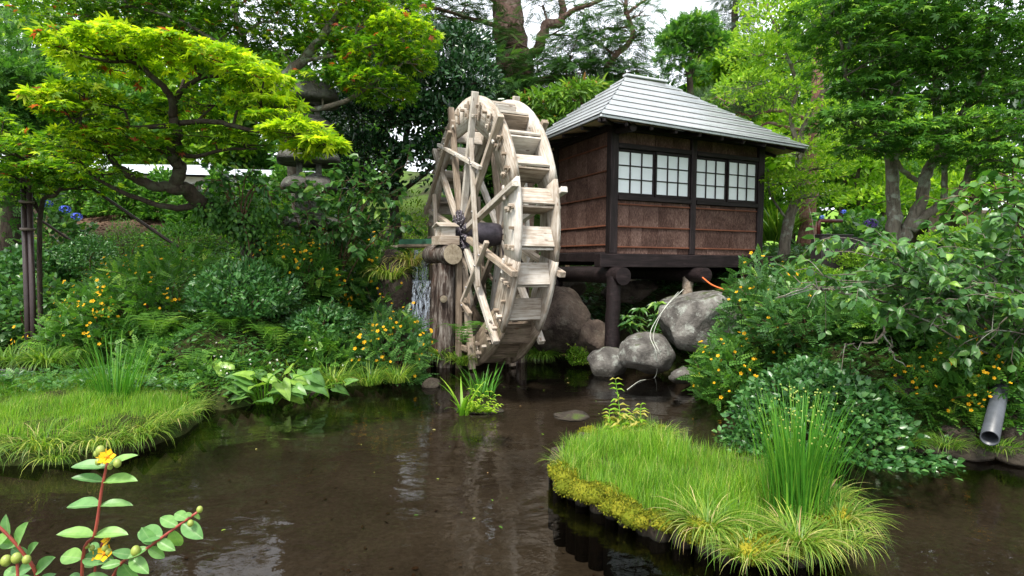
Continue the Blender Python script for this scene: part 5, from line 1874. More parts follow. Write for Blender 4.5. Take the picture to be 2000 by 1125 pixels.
for i, (px, py, Y, rx, ry, lab, mt, vs) in enumerate(bg):
    b = base_of(px, 470, Y)
    pads = []
    for k in range(9):
        a = k * 2.4
        r_ = math.sqrt((k + .5) / 9)
        pads.append(pp(px + rx * .75 * r_ * math.cos(a), py + ry * .75 * r_ * math.sin(a), Y + random.uniform(-1.2, 1.2), rx * .4, ry * .32, 1.6, 330 if (py < 160 or px > 1500) else 620, vs + random.uniform(-.02, .16)))
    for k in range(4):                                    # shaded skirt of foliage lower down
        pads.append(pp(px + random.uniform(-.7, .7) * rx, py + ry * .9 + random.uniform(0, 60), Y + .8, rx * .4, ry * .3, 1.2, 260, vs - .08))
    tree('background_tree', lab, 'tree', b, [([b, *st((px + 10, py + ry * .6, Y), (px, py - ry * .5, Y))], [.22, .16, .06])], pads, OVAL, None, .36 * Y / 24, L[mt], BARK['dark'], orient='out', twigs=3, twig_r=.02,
         group=None)

# ------------------------------------------------------------------ shrubs and plants on the left bank
def fl(n, s=.026): return (FLOWER, n, s, 'flower')


bush('hypericum_bush', 'wide yellow-flowered bush on the left bank below the tilted pole', 150, 480, 480, 9.6, HYPER, .17, L['shrub'], 2025, depth=1.2, flower=fl(70, .036), stems=24)
bush('hypericum_bush', 'yellow-flowered bush in shade left of the wide flowering one', 110, 260, 560, 8.9, HYPER, .155, L['shrub'], 810, depth=.7, flower=fl(26, .034), stems=14)
bush('hypericum_bush', 'yellow-flowered bush below the lantern tower', 490, 700, 455, 10.2, HYPER, .17, L['shrub'], 1620, depth=.9, flower=fl(60, .038), stems=20)
bush('hypericum_bush', 'yellow-flowered bush between lantern tower and wheel logs', 660, 830, 460, 11.2, HYPER, .17, L['shrub'], 1080, depth=.8, flower=fl(34, .038), stems=16)
bush('hypericum_bush', 'yellow-flowered bush at the waterline left of the waterfall', 680, 850, 590, 8.75, HYPER, .17, L['broad'], 1026, depth=.7, flower=fl(44, .036), stems=20, base=.05)
bush('evergreen_mound', 'dense dark evergreen mound in the middle of the left bank', 335, 610, 512, 8.7, OVAL, .095, L['shrub_dk'], 4800, depth=.95, lump=.25)
bush('evergreen_mound', 'smaller dark leafy mound right of the dense evergreen one', 560, 690, 600, 8.9, OVAL, .09, L['shrub_dk'], 1900, depth=.6, lump=.25)
bush('boxwood', 'small round clipped shrub behind the flowering bush on the left slope', 210, 290, 428, 12.6, OVAL, .04, L['shrub'], 2600, depth=.45, bulge=.1)
bush('hydrangea', 'blue hydrangea at the left slope beside the bare soil patch', 70, 175, 395, 12.4, WIDE, .15, L['broad'], 520, depth=.6, flower=None)
bush('shade_shrub', 'dark low shrub behind the brown support poles', 0, 130, 470, 11.2, WIDE, .12, L['shrub_dk'], 1500, depth=.9)
bush('shade_shrub', 'dim green shrub under the young maple on the slope', 120, 230, 440, 11.8, OVAL, .07, L['shrub_dk'], 2200, depth=.7)
bush('slope_shrub', 'low light green shrub right of the round clipped shrub', 285, 420, 425, 12.8, OVAL, .07, L['shrub'], 1900, depth=.7)
bush('slope_shrub', 'tangled green shrub filling the slope behind the ivy trunk', 500, 600, 385, 12.6, LANCE, .14, L['cherry'], 1300, depth=.6, var=(1.4, 4))
bush('slope_shrub', 'leafy shrub right of the lantern tower foot', 620, 760, 380, 12.1, WIDE, .12, L['shrub_dk'], 1400, depth=.7)
bush('slope_shrub', 'bright yellow-green shrub seen just left of the wheel rim', 760, 850, 340, 13.2, OVAL, .08, L['cherry'], 1500, depth=.6)
bush('slope_shrub', 'shaded shrub between camellia and wheel', 700, 800, 360, 12.0, WIDE, .15, L['shrub_dk'], 600, depth=.5)
bush('heart_leaf_plants', 'patch of broad heart-shaped leaves beside the brown poles', -40, 170, 560, 9.9, WIDE, .13, L['broad'], 1500, depth=.8, var=(2, 3), up=.1, cat='plants')
bush('heart_leaf_plants', 'lower patch of broad leaves above the left stream', 90, 240, 640, 9.7, WIDE, .11, L['broad'], 1100, depth=.5, base=.1, up=.1, cat='plants')
bush('herb_patch', 'mixed low herbs with tiny white flowers at the left water edge', 380, 560, 690, 7.7, HERB, .12, L['shrub'], 1200, depth=.7, cat='herbs', flower=(WHITEF, 26, .02, 'flower'), base=.05, stems=18)
bush('herb_patch', 'leafy herbs right of the arum leaves by the water', 560, 700, 640, 8.35, HERB, .13, L['shrub'], 900, depth=.55, cat='herbs', flower=(WHITEF, 10, .02, 'flower'), base=.05, stems=14)
bush('herb_patch', 'loose green herbs at the back edge of the grassy spit', 255, 420, 670, 7.9, HERB, .13, L['shrub'], 1000, depth=.55, cat='herbs', base=.1, stems=14)
bush('bank_shrub', 'dark leafy filler shrub on the bank above the stream', 120, 360, 610, 9.2, HERB, .14, L['shrub'], 1600, depth=.8)
bush('bank_shrub', 'dark leafy shrub above the waterfall', 720, 820, 500, 11.4, HERB, .14, L['shrub_dk'], 700, depth=.6)

hy = bpy.data.objects['hydrangea']
for (px, py, Y) in ((127, 409, 11.8), (150, 423, 11.8), (92, 398, 12.1)):
    p = Vector(at(px, py, Y)) - hy.location
    link('flower_head', HYDB, hy, p, None, (.1, .1, .1))


# long-leaved arching shrub built from twigs
def twiggy(name, label, paths, T, size, mat, bark, per=16, sub=4, sublen=.45, r0=.014, droop=.3, cat='shrub', wob=.25, leaf_up=.5, group=None, var=(2, 2.4), spread=.8, big=0):
    org = np.asarray(paths[0][0], float)
    root = empty(name, org, 0, label=label, cat=cat, group=group)
    tw = Soup()
    pts, dirs = [], []
    for path in paths:
        P = catmull(path, 14)
        P[1:] += rng.normal(0, r0 * 1.2, (13, 3))
        tube(tw, P, [r0, r0 * .3], 5, cap=False)
        subs = [P[4:]]
        for k in range(sub):
            i = rng.integers(4, 14)
            d = nrm(nrm(P[min(i, 12) + 1] - P[min(i, 12)]) * .7 + rng.normal(0, spread, 3) + [0, 0, .2])
            l = sublen * rng.uniform(.5, 1.2)
            Q = catmull([P[i], P[i] + d * l * .5 + [0, 0, .02], P[i] + d * l + [0, 0, -droop * l * .3]], 8)
            tube(tw, Q, [r0 * .45, r0 * .15], 4, cap=False)
            subs.append(Q)
        for Q in subs:
            m_ = max(3, int(per * len(Q) / 10))
            t = rng.uniform(.15, 1, m_) * (len(Q) - 1)
            t[-1] = len(Q) - 1
            i = t.astype(int).clip(0, len(Q) - 2)
            f = (t - i)[:, None]
            pos = Q[i] * (1 - f) + Q[i + 1] * f
            ax = nrm(Q[i + 1] - Q[i])
            side = nrm(np.cross(ax, [0, 0, 1.0])) * rng.choice([-1, 1], m_)[:, None]
            dirs.append(nrm(ax * .5 + side * .8 + rng.normal(0, .35, (m_, 3)) + [0, 0, -droop]))
            pts.append(pos)
    P, D = np.concatenate(pts), np.concatenate(dirs)
    n = len(P)
    Nn = nrm([0, 0, 1.0] + rng.normal(0, leaf_up, (n, 3)))
    sz = size * rng.uniform(.55, 1.2, n)
    v = rng.beta(*var, n)
    # the leaves that show largest are separate parts
    if big:
        dd = np.argsort(-(sz / np.maximum(P[:, 1], .5)))[:big]
        lm = leaf_variants(mat)
        for q in dd:
            X = Vector(D[q])
            o = link('leaf', lm[rng.integers(0, len(lm))], root, Vector(P[q] - org), frame_quat(X, Vector(Nn[q])), (sz[q],) * 3)
        keep = np.setdiff1d(np.arange(n), dd)
    else:
        keep = np.arange(n)
    tag(scatter(Soup(), T, P[keep], D[keep], Nn[keep], sz[keep], v[keep]).build('foliage', mat, root, origin=org), kind='stuff')
    tag(tw.build('branches', bark, root, origin=org), kind='stuff')
    return root


_lv = {}


def leaf_variants(mat):
    """finer single leaves: 7 x 4 grid with a folded midrib, wavy edge"""
    if mat.name in _lv: return _lv[mat.name]
    out = []
    for k in range(5):
        so = Soup()
        n = 8
        V = []
        for i in range(n + 1):
            t = i / n
            w = .27 * math.sin(PI * t ** .8) * (1 - .25 * t) + .004
            zz = -.22 * t * t + .04 * math.sin(t * 9 + k)
            for j in (-2, -1, 0, 1, 2):
                V.append((t, w * j / 2, zz + .09 * abs(j) * w / .25 * .8 + .012 * math.sin(i * 2.1 + j + k)))
        Q = [(i * 5 + j, (i + 1) * 5 + j, (i + 1) * 5 + j + 1, i * 5 + j + 1) for i in range(n) for j in range(4)]
        so.add(V, Q, None, (.15, .4, .55, .7, .95)[k])
        out.append(so.mesh('leaf', mat, True))
    _lv[mat.name] = out
    return out


def rp(px, py, Y, j=20, jy=.25):
    return at(px + random.uniform(-j, j), py + random.uniform(-j, j), Y + random.uniform(-jy, jy))


# grey-green shrub in front of the lantern
r_ = base_of(640, 520, 10.6)
ends = [(540, 360), (580, 352), (610, 350), (650, 352), (560, 400), (520, 420), (690, 330), (705, 320), (760, 315), (800, 312), (740, 350), (640, 400), (700, 400), (680, 440), (760, 400), (790, 370), (600, 430), (720, 360), (830, 440), (640, 460)]
twiggy('dogwood_shrub', 'open shrub with large pointed grey-green leaves before the lantern tower',
       [[r_, rp((640 + x) / 2, (500 + y) / 2, 10.4, 15), rp(x, y, 10.1, 8)] for x, y in ends], WIDE, .17, L['broad'], BARK['twig'], per=10, sub=4, sublen=.5, droop=.5, var=(2, 3.4), big=40)
r_ = base_of(500, 560, 10)
twiggy('dogwood_sapling', 'thin upright sapling with pointed leaves in front of the ivy trunk',
       [[r_, *st((488, 480, 9.6), (470, 420, 9.5), (462, 320, 9.4))]] + [[*st((470, 430, 9.5)), rp(470 + d * .5, 360, 9.4, 8), rp(470 + d, y, 9.3, 8)] for d, y in ((-60, 360), (-80, 400), (40, 350), (60, 390), (30, 320), (-40, 330), (80, 430))],
       WIDE, .12, L['shrub_dk'], BARK['twig'], per=9, sub=3, sublen=.4, droop=.4)

for (a_, c_, t_, Y_, l_) in ((280, 372, 322, 15.5, 'leafy shrub before the left half of the white building'), (400, 462, 300, 15, 'tall shrub hiding the middle of the white building'), (520, 600, 300, 15.2, 'shrub between white building and lantern tower'),
                             (462, 522, 322, 15.3, 'thin shrub right of the tall one hiding the white building'), (205, 285, 326, 15.8, 'rounded shrub left of the maple trunk before the pale roof'), (330, 420, 372, 14.5, 'low shrub at the top edge of the bare soil patch'), (100, 215, 300, 16, 'shaded shrub behind the young maple stems'), (620, 720, 330, 14.5, 'dark shrub behind the lantern tower')):
    bush('garden_shrub', l_, a_, c_, t_, Y_, OVAL, .14, L['shrub'], 3000, depth=.6, bulge=.1, lump=.2)

# ferns
def ferns(name, label, items, size, mat='fern', group=None):
    for k, (px, py, Y, n) in enumerate(items):
        c = at(px, py, Y)
        g = max(gz(c[0], c[1]), .02)
        c[2] = max(c[2], g)
        a = rng.uniform(0, 2 * PI, n)
        D = np.stack([np.cos(a), np.sin(a), np.full(n, .55)], -1)
        so = scatter(Soup(), FERN, rng.normal(0, .02, (n, 3)), D, nrm(np.stack([-np.cos(a) * .5, -np.sin(a) * .5, np.ones(n)], -1)), size * rng.uniform(.7, 1.15, n), rng.beta(2, 2, n))
        tag(so.build(name, L[mat], None, loc=tuple(c)), label[k], 'fern', group)


ferns('fern', ['fern with long fronds left of the evergreen mound', 'light green fern at the foot of the dense evergreen mound', 'fern above the arum leaves on the left bank', 'small fern at the left waterline below the white flowers', 'fern spreading below the dark leafy mound', 'fern hanging beside the wheel logs near the grass tuft'],
      [(310, 660, 8.3, 14), (450, 690, 8.0, 14), (540, 680, 8.0, 14), (380, 735, 7.4, 11), (620, 715, 8.2, 12), (905, 668, 8.9, 6)], .6)

# arum leaves at the water edge: every leaf a part
def arum(name, label, px, py, Y, n, size, seed, mat='broad'):
    c = at(px, py, Y)
    c[2] = max(.0, c[2])
    root = empty(name, c, 0, label=label, cat='arum plant')
    rg = random.Random(seed)
    for k in range(n):
        a = rg.uniform(PI * .85, PI * 2.15)
        e = Vector((math.cos(a) * rg.uniform(.05, .5) * 1.2, math.sin(a) * rg.uniform(.05, .3), rg.uniform(.08, .38)))
        d = Vector((math.cos(a) + rg.uniform(-.3, .3), math.sin(a) * .6, rg.uniform(-.7, .7)))
        s_ = size * rg.uniform(.65, 1.15)
        link('leaf', arum_mesh(mat, k % 3), root, e, frame_quat(d, (rg.uniform(-.4, .4), -.5, 1)), (s_, s_, s_))
        so = Soup()
        tube(so, catmull([(e.x * .2, e.y * .2, -.05), (e.x * .6, e.y * .6, e.z * .8), tuple(e)], 6), [.012, .006], 5)
        so.build('leaf_stalk', L['grass'], root)
    return root


_am = {}


def arum_mesh(mat, k):
    if (mat, k) in _am: return _am[(mat, k)]
    so = Soup()
    outline = [(0, .0), (-.22, .2), (-.28, .34), (-.1, .42), (.2, .4), (.5, .29), (.78, .14), (1, 0)]
    V = [(0, 0, 0)]
    mid = [(0, 0), (.0, 0), (.05, 0), (.1, 0), (.25, 0), (.5, 0), (.78, 0), (1, 0)]

    def z(x, y): return -.3 * x * x + .35 * abs(y) - .5 * y * y + .03 * math.sin(8 * x + 5 * y + k * 2)
    n = 5
    idx = {}
    V = []
    for s_ in (-1, 1):
        for i, ((ox, oy), (mx, my)) in enumerate(zip(outline, mid)):
            for j in range(n):
                t = j / (n - 1)
                x, y = mx + (ox - mx) * t, s_ * oy * t * (1 + .06 * math.sin(i * 2 + k))
                idx[(s_, i, j)] = len(V)
                V.append((x + .1, y, z(x, y)))
    Q = []
    for s_ in (-1, 1):
        for i in range(len(outline) - 1):
            for j in range(n - 1):
                q = [idx[(s_, i, j)], idx[(s_, i + 1, j)], idx[(s_, i + 1, j + 1)], idx[(s_, i, j + 1)]]
                Q.append(q if s_ > 0 else q[::-1])
    so.add(V, Q, None, (.85, .65, .95)[k])
    _am[(mat, k)] = so.mesh('leaf', L[mat], True)
    return _am[(mat, k)]


arum('arum_plant', 'clump of big light green arrow-shaped leaves at the left waterline', 515, 790, 7.1, 30, .23, 3)
arum('arum_plant', 'big light arrow-shaped leaves right end of the bank clump', 590, 775, 7.4, 10, .22, 5)
arum('arum_plant', 'darker arrow-shaped leaves high on the bank by the waterfall bush', 640, 700, 8.55, 7, .3, 8, 'shrub')

# grasses on the left
tussock('sedge_tuft', 'drooping sedge tuft at the left edge by the stream', 30, 715, .55, 420, z=.25, spread=.2, bends=(2, 3, 4), var=rng.beta(2, 5, 420))
tussock('sedge_tuft', 'drooping sedge tuft beside the brown poles foot', 90, 715, .5, 320, z=.3, spread=.18, bends=(2, 3, 4), var=rng.beta(2, 5, 320))
tussock('sedge_tuft', 'sedge tuft at the foot of the grey wheel logs', 862, 700, .5, 420, z=.12, spread=.16, bends=(2, 3, 4), var=rng.beta(2.2, 4, 420))
tussock('sedge_tuft', 'sedge tuft below the waterfall bush edge', 905, 712, .42, 260, z=.08, spread=.12, bends=(2, 3), var=rng.beta(2.2, 4, 260))
tussock('sedge_tuft', 'rounded dark green sedge tuft right of the wheel bottom', 1058, 700, .42, 460, z=.06, spread=.14, bends=(2, 3, 4), var=rng.beta(1.6, 6, 460))
tussock('sedge_tuft', 'reddish brown sedge hanging above the waterfall', 800, 520, .6, 300, Y=10.9, spread=.18, bends=(2, 3, 4), var=rng.beta(5, 2, 300))
tussock('sedge_tuft', 'pale grass hanging over the bank left of waterfall', 760, 545, .6, 260, Y=10.6, spread=.2, bends=(2, 3, 4), var=rng.beta(3, 2, 260))
tussock('water_grass', 'dark upright water grass in the pond before the wheel', 945, 768, .42, 60, mat='reed', spread=.2, bends=(0, 1), w=1.2)
tussock('water_grass', 'bright broad-bladed grass on the small mid pond hump', 905, 810, .52, 16, mat='grass', spread=.06, bends=(0, 1, 2), w=1.9)
tussock('miscanthus', 'tall arching silvergrass right of the hut', 1515, 470, 1.1, 260, mat='sedge', Y=13.6, spread=.3, bends=(1, 2), var=rng.beta(2, 4, 260), w=1.3)
bush('green_cushion', 'small round fresh green cushion plant under the hut by the rocks', 1106, 1152, 674, 9.75, OVAL, .035, L['cherry'], 1000, depth=.2, base=.05, stems=0, var=(1.3, 5), cat='plant')


# rush clumps
def rushes(name, label, px, py, z, n, h, sx, sy, lean=.12, tips=False):
    c = atz(px, py, z)
    P = np.stack([rng.normal(0, sx, n), rng.normal(0, sy, n), np.zeros(n)], -1)
    a = np.arctan2(P[:, 1], P[:, 0])
    so = blades(Soup(), P, h, [mk_blade(b, 4, .0065) for b in (.05, .25, .5)], a, lean * 1.5, rng.beta(2, 2, n), 1.0)
    o = so.build(name, L['reed'], None, loc=tuple(c))
    tag(o, label, 'rushes')
    return c


HERBZ = (('arching green grass among the herbs above the arum leaves', 480, 760, .5, 200), ('thin pale grass between ferns on the left bank', 420, 745, .45, 160), ('green grass tuft hanging over water right of arum leaves', 650, 752, .42, 200),
         ('grass tuft below the flowering bush by the waterfall', 720, 750, .38, 200), ('green grass at the back edge of the spit', 330, 765, .4, 180), ('pale grass at the foot of the waterfall bush', 775, 745, .4, 180), ('long grass under the dark leafy mound', 560, 740, .5, 200))
for l_, px, py, h_, n_ in HERBZ:
    tussock('grass_tuft', l_, px, py, h_, n_, z=.12, spread=.16, bends=(1, 2, 3), var=rng.beta(2, 3.2, n_), w=.9)
c = rushes('rush_clump', 'tall bright green rush clump rising from the right grassy islet', 1560, 1000, .12, 380, .78, .095, .09, .06)
so = Soup()
n = 110
P = np.stack([rng.normal(0, .13, n), rng.normal(0, .1, n), rng.uniform(.45, .86, n)], -1)
V, T = ICO[2]
for q in P: so.add(V * .0065 + q, None, T, rng.random())
tag(so.build('seed_heads', M['berry'], bpy.data.objects['rush_clump']), kind='stuff')
rushes('rush_clump', 'tall green rush clump behind the left grassy spit', 225, 800, .12, 170, .82, .1, .1, .15)

# ------------------------------------------------------------------ poles and pipes
def pole(name, label, p, q, r, mat, cat='pole'):
    so = Soup()
    P = catmull([p, (np.asarray(p) + q) / 2, q], 8)
    tube(so, P - p, [r, r * .92], 12, .5, wob=.02)
    o = so.build(name, mat, None, True, loc=tuple(p))
    return tag(o, label, cat)


bt = base_of(60, 645, 9.0)
sp = empty('support_pole', bt, 0, label='pair of brown upright poles lashed together propping the young maple', cat='support pole')
for dx, top in ((-.045, 345), (.045, 362)):
    so = Soup()
    tube(so, np.array([(dx, 0, 0), (dx, 0, 1.0), (dx, 0, at(60, top, 9.0)[2] - bt[2])]), [.042, .04], 12)
    so.build('pole', M['brownpaint'], sp)
for py in (448, 395):
    so = Soup()
    z = at(60, py, 9.0)[2] - bt[2]
    tube(so, [(0, 0, z - .02), (0, 0, z + .02)], [.1, .1], 12)
    so.build('lashing', M['bamboo'], sp)
pole('prop_pole', 'long thin dark pole slanting up to the left maple branch', at(368, 497, 10), at(165, 358, 9.4), .026, M['brownpaint'])
pole('prop_pole', 'short slanting dark pole left of the long slanting one', at(150, 478, 11.5), at(72, 425, 11), .026, M['brownpaint'])


def drain():
    p, q = np.array(at(1933, 856, 4.75)), np.array(at(1958, 745, 5.9))
    so = Soup()
    d = nrm(q - p)
    n1 = nrm(np.cross(d, [0, 0, 1.0]))
    n2 = np.cross(n1, d)
    m_ = 28
    a = np.linspace(0, 2 * PI, m_, endpoint=False)
    R, r = .066, .057
    rings = []
    for c, rr in ((p + d * .9, r), (p + d * .0, r), (p, R), (q, R)):
        rings.append(c + rr * (np.cos(a)[:, None] * n1 + np.sin(a)[:, None] * n2))
    V = np.concatenate(rings) - p
    Q = [(j * m_ + k, j * m_ + (k + 1) % m_, (j + 1) * m_ + (k + 1) % m_, (j + 1) * m_ + k) for j in range(3) for k in range(m_)]
    so.add(V, Q)
    o = so.build('drain_pipe', M['pvc'], None, False, loc=tuple(p))
    tag(o, 'grey plastic drain pipe poking out of the right bank', 'pipe')


drain()

# box and maroon pipe on the right lawn
bp = base_of(1622, 500, 9.6)
bx = empty('utility_box', bp, .1, label='low dark brown metal box among leaves right of the hut', cat='utility box')
zt = at(1620, 461, 9.6)[2] - bp[2]
box('cabinet', (0, 0, zt / 2), (.52, .3, zt), M['box_and_riser_shade'], bx, ch=.008)
box('cabinet', (.5, .05, zt / 2 - .01), (.4, .3, zt - .02), M['box_and_riser_shade'], bx, ch=.008)
box('lid', (0, 0, zt + .012), (.56, .34, .024), M['box_and_riser_shade'], bx)
so = Soup()
tube(so, [(-.22, -.02, zt + .02), (-.22, -.02, zt + .22), (-.2, -.02, zt + .25), (.16, -.02, zt + .25)], [.03, .03], 12)
tag(so.build('bent_pipe', M['maroon'], None, True, loc=tuple(bp)), 'maroon bent pipe standing on the dark utility box', 'pipe')


def cord(name, label, pts, r, mat, cat='cord'):
    so = Soup()
    P = catmull(pts, 40)
    tube(so, P - P[0], [r, r], 6)
    tag(so.build(name, mat, None, True, loc=tuple(P[0])), label, cat)


cord('cord', 'pale cords hanging over the rounded boulder into the water', [at(1335, 565, 9.2), at(1300, 600, 8.9), at(1270, 650, 8.75), at(1282, 690, 8.55), atz(1280, 738) + [0, 0, .02], atz(1250, 745) + [0, 0, .01], atz(1225, 762) + [0, 0, .008]], .0045, M['cord'])
cord('cord', 'second thin pale cord beside the first on the rounded boulder', [at(1325, 570, 9.2), at(1296, 605, 8.9), at(1276, 655, 8.72), at(1288, 690, 8.5), atz(1291, 730)], .0035, M['cord'])
cord('rope', 'short orange rope slanting behind the big pale boulder', [at(1372, 542, 9.9), at(1390, 556, 9.75), at(1414, 566, 9.6)], .014, M['orange'], 'rope')

# ------------------------------------------------------------------ buildings far behind
def left_building():
    b = base_of(420, 420, 19)
    w = empty('white_building', b, .12, label='low white building with pale roof half hidden behind the left maple', cat='building')
    z0, z1 = 0, at(420, 346, 19)[2] - b[2]
    box('wall', (-.2, 1.5, z1 / 2), (5.6, 3, z1), M['white'], w)
    box('base_band', (-.2, -.02, .25), (5.62, .03, .5), M['plinth'], w)
    for k in range(6):
        box('siding_board', (.9, -.03, z1 * (.25 + .12 * k)), (2.6, .02, z1 * .115), M['white'], w, ch=.004)
    so = Soup()
    x0, x1, y0, y1, zr = -3.3, 2.9, -.5, 3.5, z1 + .5
    so.add([(x0, y0, z1), (x1, y0, z1), (x1, 1.5, zr), (x0, 1.5, zr), (x0, y1, z1), (x1, y1, z1)], [(0, 1, 2, 3), (3, 2, 5, 4)], [(0, 3, 4), (1, 5, 2)])
    so.build('roof', M['roofgrey'], w)
    so = Soup()
    tube(so, [(1.0, -.2, 0), (1.0, -.2, z1)], [.05, .05], 10)
    so.build('downpipe', M['roofgrey'], w)
    # second, nearer roof line at left
    b = base_of(250, 420, 21)
    w = empty('white_shed', b, 0, label='second low white building left of the first behind maple leaves', cat='building')
    z1 = at(250, 345, 21)[2] - b[2]
    box('wall', (0, 1, z1 / 2), (4.2, 2, z1), M['white'], w)
    so = Soup()
    so.add([(-2.5, -.5, z1), (2.5, -.5, z1), (2.3, 1, z1 + .6), (-2.3, 1, z1 + .6), (2.5, 2.5, z1), (-2.5, 2.5, z1)], [(0, 1, 2, 3), (3, 2, 4, 5)])
    so.build('roof', M['roofgrey'], w)


left_building()


def right_building():
    b = base_of(1990, 470, 17)
    w = empty('far_house', b, -.15, label='house with pale grey metal roof beyond the right trees', cat='house')
    z1 = at(1990, 412, 17)[2] - b[2]
    zr = at(1990, 352, 17)[2] - b[2]
    box('wall', (1.2, 2, z1 / 2), (3.6, 3, z1), M['white'], w)
    box('wall_base', (1.2, .48, .3), (3.62, .04, .6), M['plinth'], w)
    n = 14
    for k in range(n):                       # standing seam sheets
        x0, x1 = -1.0 + 4.6 * k / n, -1.0 + 4.6 * (k + 1) / n
        so = Soup()
        so.add([(x0, -.1, z1), (x1 - .02, -.1, z1), (x1 - .02, 2, zr), (x0, 2, zr), (x1 - .02, -.1, z1 + .03), (x1, -.1, z1 + .03), (x1, 2, zr + .03), (x1 - .02, 2, zr + .03)], [(0, 1, 2, 3), (4, 5, 6, 7)])
        so.build('roof_sheet', M['roofgrey'], w)
    so = Soup()
    so.add([(-1, -.1, z1), (-1, 2, zr), (-1, 4, z1)], None, [(0, 1, 2)])
    so.build('gable', M['plinth'], w)
    beam('ridge', (-1.1, 2, zr + .04), (3.7, 2, zr + .04), .16, .08, M['roofgrey'], w)
    beam('eaves_board', (-1.1, -.12, z1 - .03), (3.7, -.12, z1 - .03), .04, .1, M['plinth'], w)
    fr = box('window', (.6, .47, z1 * .6), (.9, .05, .6), M['plinth'], w)
    box('pane', (0, -.02, 0), (.8, .02, .5), M['box_and_riser_shade'], fr)
    box('porch_post', (-.6, .2, z1 / 2), (.12, .12, z1), M['plinth'], w)
    # brown hut wall glimpsed to its left
    b = base_of(1860, 450, 19)
    w = empty('brown_shed', b, 0, label='brown boarded shed between trunks at the far right', cat='shed')
    h = at(1860, 395, 19)[2] - b[2]
    for k in range(8):
        box('wall_board', (-.7 + .2 * k, 0, h / 2), (.19, .04, h), M['plinth'], w)
    box('roof', (0, .5, h + .06), (2.0, 1.6, .1), M['roofgrey'], w)
    box('back_wall', (0, .9, h / 2), (1.6, .04, h), M['plinth'], w)


right_building()

# ------------------------------------------------------------------ right bank shrubs
bush('hypericum_bush', 'yellow-flowered bush right of the big pale boulder', 1435, 1600, 530, 7.9, HYPER, .155, L['broad'], 2025, depth=.8, flower=fl(44, .034), stems=26, base=.25, var=(2, 3))
bush('hypericum_bush', 'low yellow-flowered bush over the water right of the flat rock', 1375, 1500, 675, 7.5, HYPER, .15, L['shrub'], 945, depth=.6, flower=fl(22, .032), stems=14, base=.0)
bush('hypericum_bush', 'yellow-flowered bush at the far right above the drain pipe', 1780, 2080, 640, 6.0, HYPER, .155, L['shrub'], 1620, depth=.8, flower=fl(56, .028), stems=26, base=.3)
bush('hypericum_bush', 'shaded flowering bush between glossy mound and drain pipe', 1710, 1900, 700, 6.1, HYPER, .145, L['shrub'], 1215, depth=.5, flower=fl(16, .026), stems=18, base=.1)
bush('glossy_mound', 'dense glossy dark green mound shrub over the right water edge', 1450, 1750, 664, 5.95, WIDE, .068, L['shrub_dk'], 8500, depth=.7, lump=.3, base=-.02, bulge=.1, low=.25)
bush('bank_shrub', 'leafy brown-stemmed shrub between the flowering bush and large-leaved branches', 1500, 1680, 575, 7.0, HYPER, .145, L['broad'], 1485, depth=.6, stems=40, var=(2, 3))
bush('bank_shrub', 'green shrub right behind the glossy mound', 1640, 1830, 600, 6.7, HERB, .15, L['shrub'], 1300, depth=.6, stems=20)
bush('bank_shrub', 'leafy shrub at the far right behind the large leaves', 1830, 2080, 560, 6.9, HERB, .15, L['shrub'], 1500, depth=.7, stems=20)
bush('azalea', 'light azalea mound behind the large-leaved branches at right', 1470, 1680, 505, 8.8, OVAL, .04, L['cherry'], 5000, depth=.8, var=(1.6, 5), stems=30)
bush('azalea', 'second azalea mound further right below the dark maple trunk', 1640, 1850, 480, 9.0, OVAL, .045, L['cherry'], 4200, depth=.8, var=(1.6, 4), stems=20)
bush('azalea', 'dim clipped shrub under the right end of the maple', 1820, 2050, 500, 8.4, OVAL, .05, L['shrub'], 3600, depth=.9)
bush('hydrangea_bush', 'purple hydrangea left of the pale maple trunk', 1600, 1740, 425, 10.8, WIDE, .14, L['broad'], 700, depth=.6)
bush('hydrangea_bush', 'green hydrangea in the distance beyond the lawn edge', 1620, 1720, 395, 15.5, WIDE, .16, L['shrub'], 700, depth=.7)
bush('lawn_shrub', 'round clipped shrub beyond the pine on the right lawn', 1640, 1720, 425, 14.5, OVAL, .07, L['cherry'], 1500, depth=.6, var=(1.5, 5))
bush('lawn_shrub', 'low bright shrub on the lawn right of the maple trunks', 1800, 1960, 440, 12, OVAL, .08, L['cherry'], 2200, depth=.8, var=(1.8, 4))
bush('lawn_shrub', 'leafy shrub at the far right before the grey roofed house', 1900, 2060, 440, 10.5, WIDE, .1, L['shrub'], 1500, depth=.8)
hb = bpy.data.objects['hydrangea_bush']
for (px, py, Y, s_) in ((1701, 437, 9.9, .11), (1731, 461, 9.9, .07), (1735, 466, 10, .05)):
    o = link('flower_head', HYDP, hb, Vector(at(px, py, Y)) - hb.location, None, (s_,) * 3)
    o['kind'] = 'stuff'
hb2 = bpy.data.objects['hydrangea_bush.001']
for (px, py) in ((1648, 414), (1606, 425)):
    link('flower_head', HYDB, hb2, Vector(at(px, py, 14.8)) - hb2.location, None, (.075,) * 3)

# bamboo grass by the rocks, every leaf a part
r_ = at(1255, 640, 9.6)
bgp = empty('bamboo_grass', r_, 0, label='fresh bamboo grass with long leaves between stilt and pale boulder', cat='bamboo grass')
lm = leaf_variants(L['broad'])
for k in range(13):
    c_ = Vector((random.uniform(-.35, .35), random.uniform(-.25, .1), random.uniform(-.1, .5) * .9))
    so = Soup()
    tube(so, [(c_.x * .4, c_.y + .05, -.25), tuple(c_)], [.006, .004], 5)
    so.build('stem', L['shrub'], bgp)
    for j in range(7):
        a = j * .9 + random.uniform(-.3, .3)
        d = Vector((math.cos(a), math.sin(a), random.uniform(-.35, .25)))
        s_ = random.uniform(.16, .25)
        link('leaf', random.choice(lm), bgp, c_, frame_quat(d, (0, -.3, 1)), (s_, s_ * .62, s_))

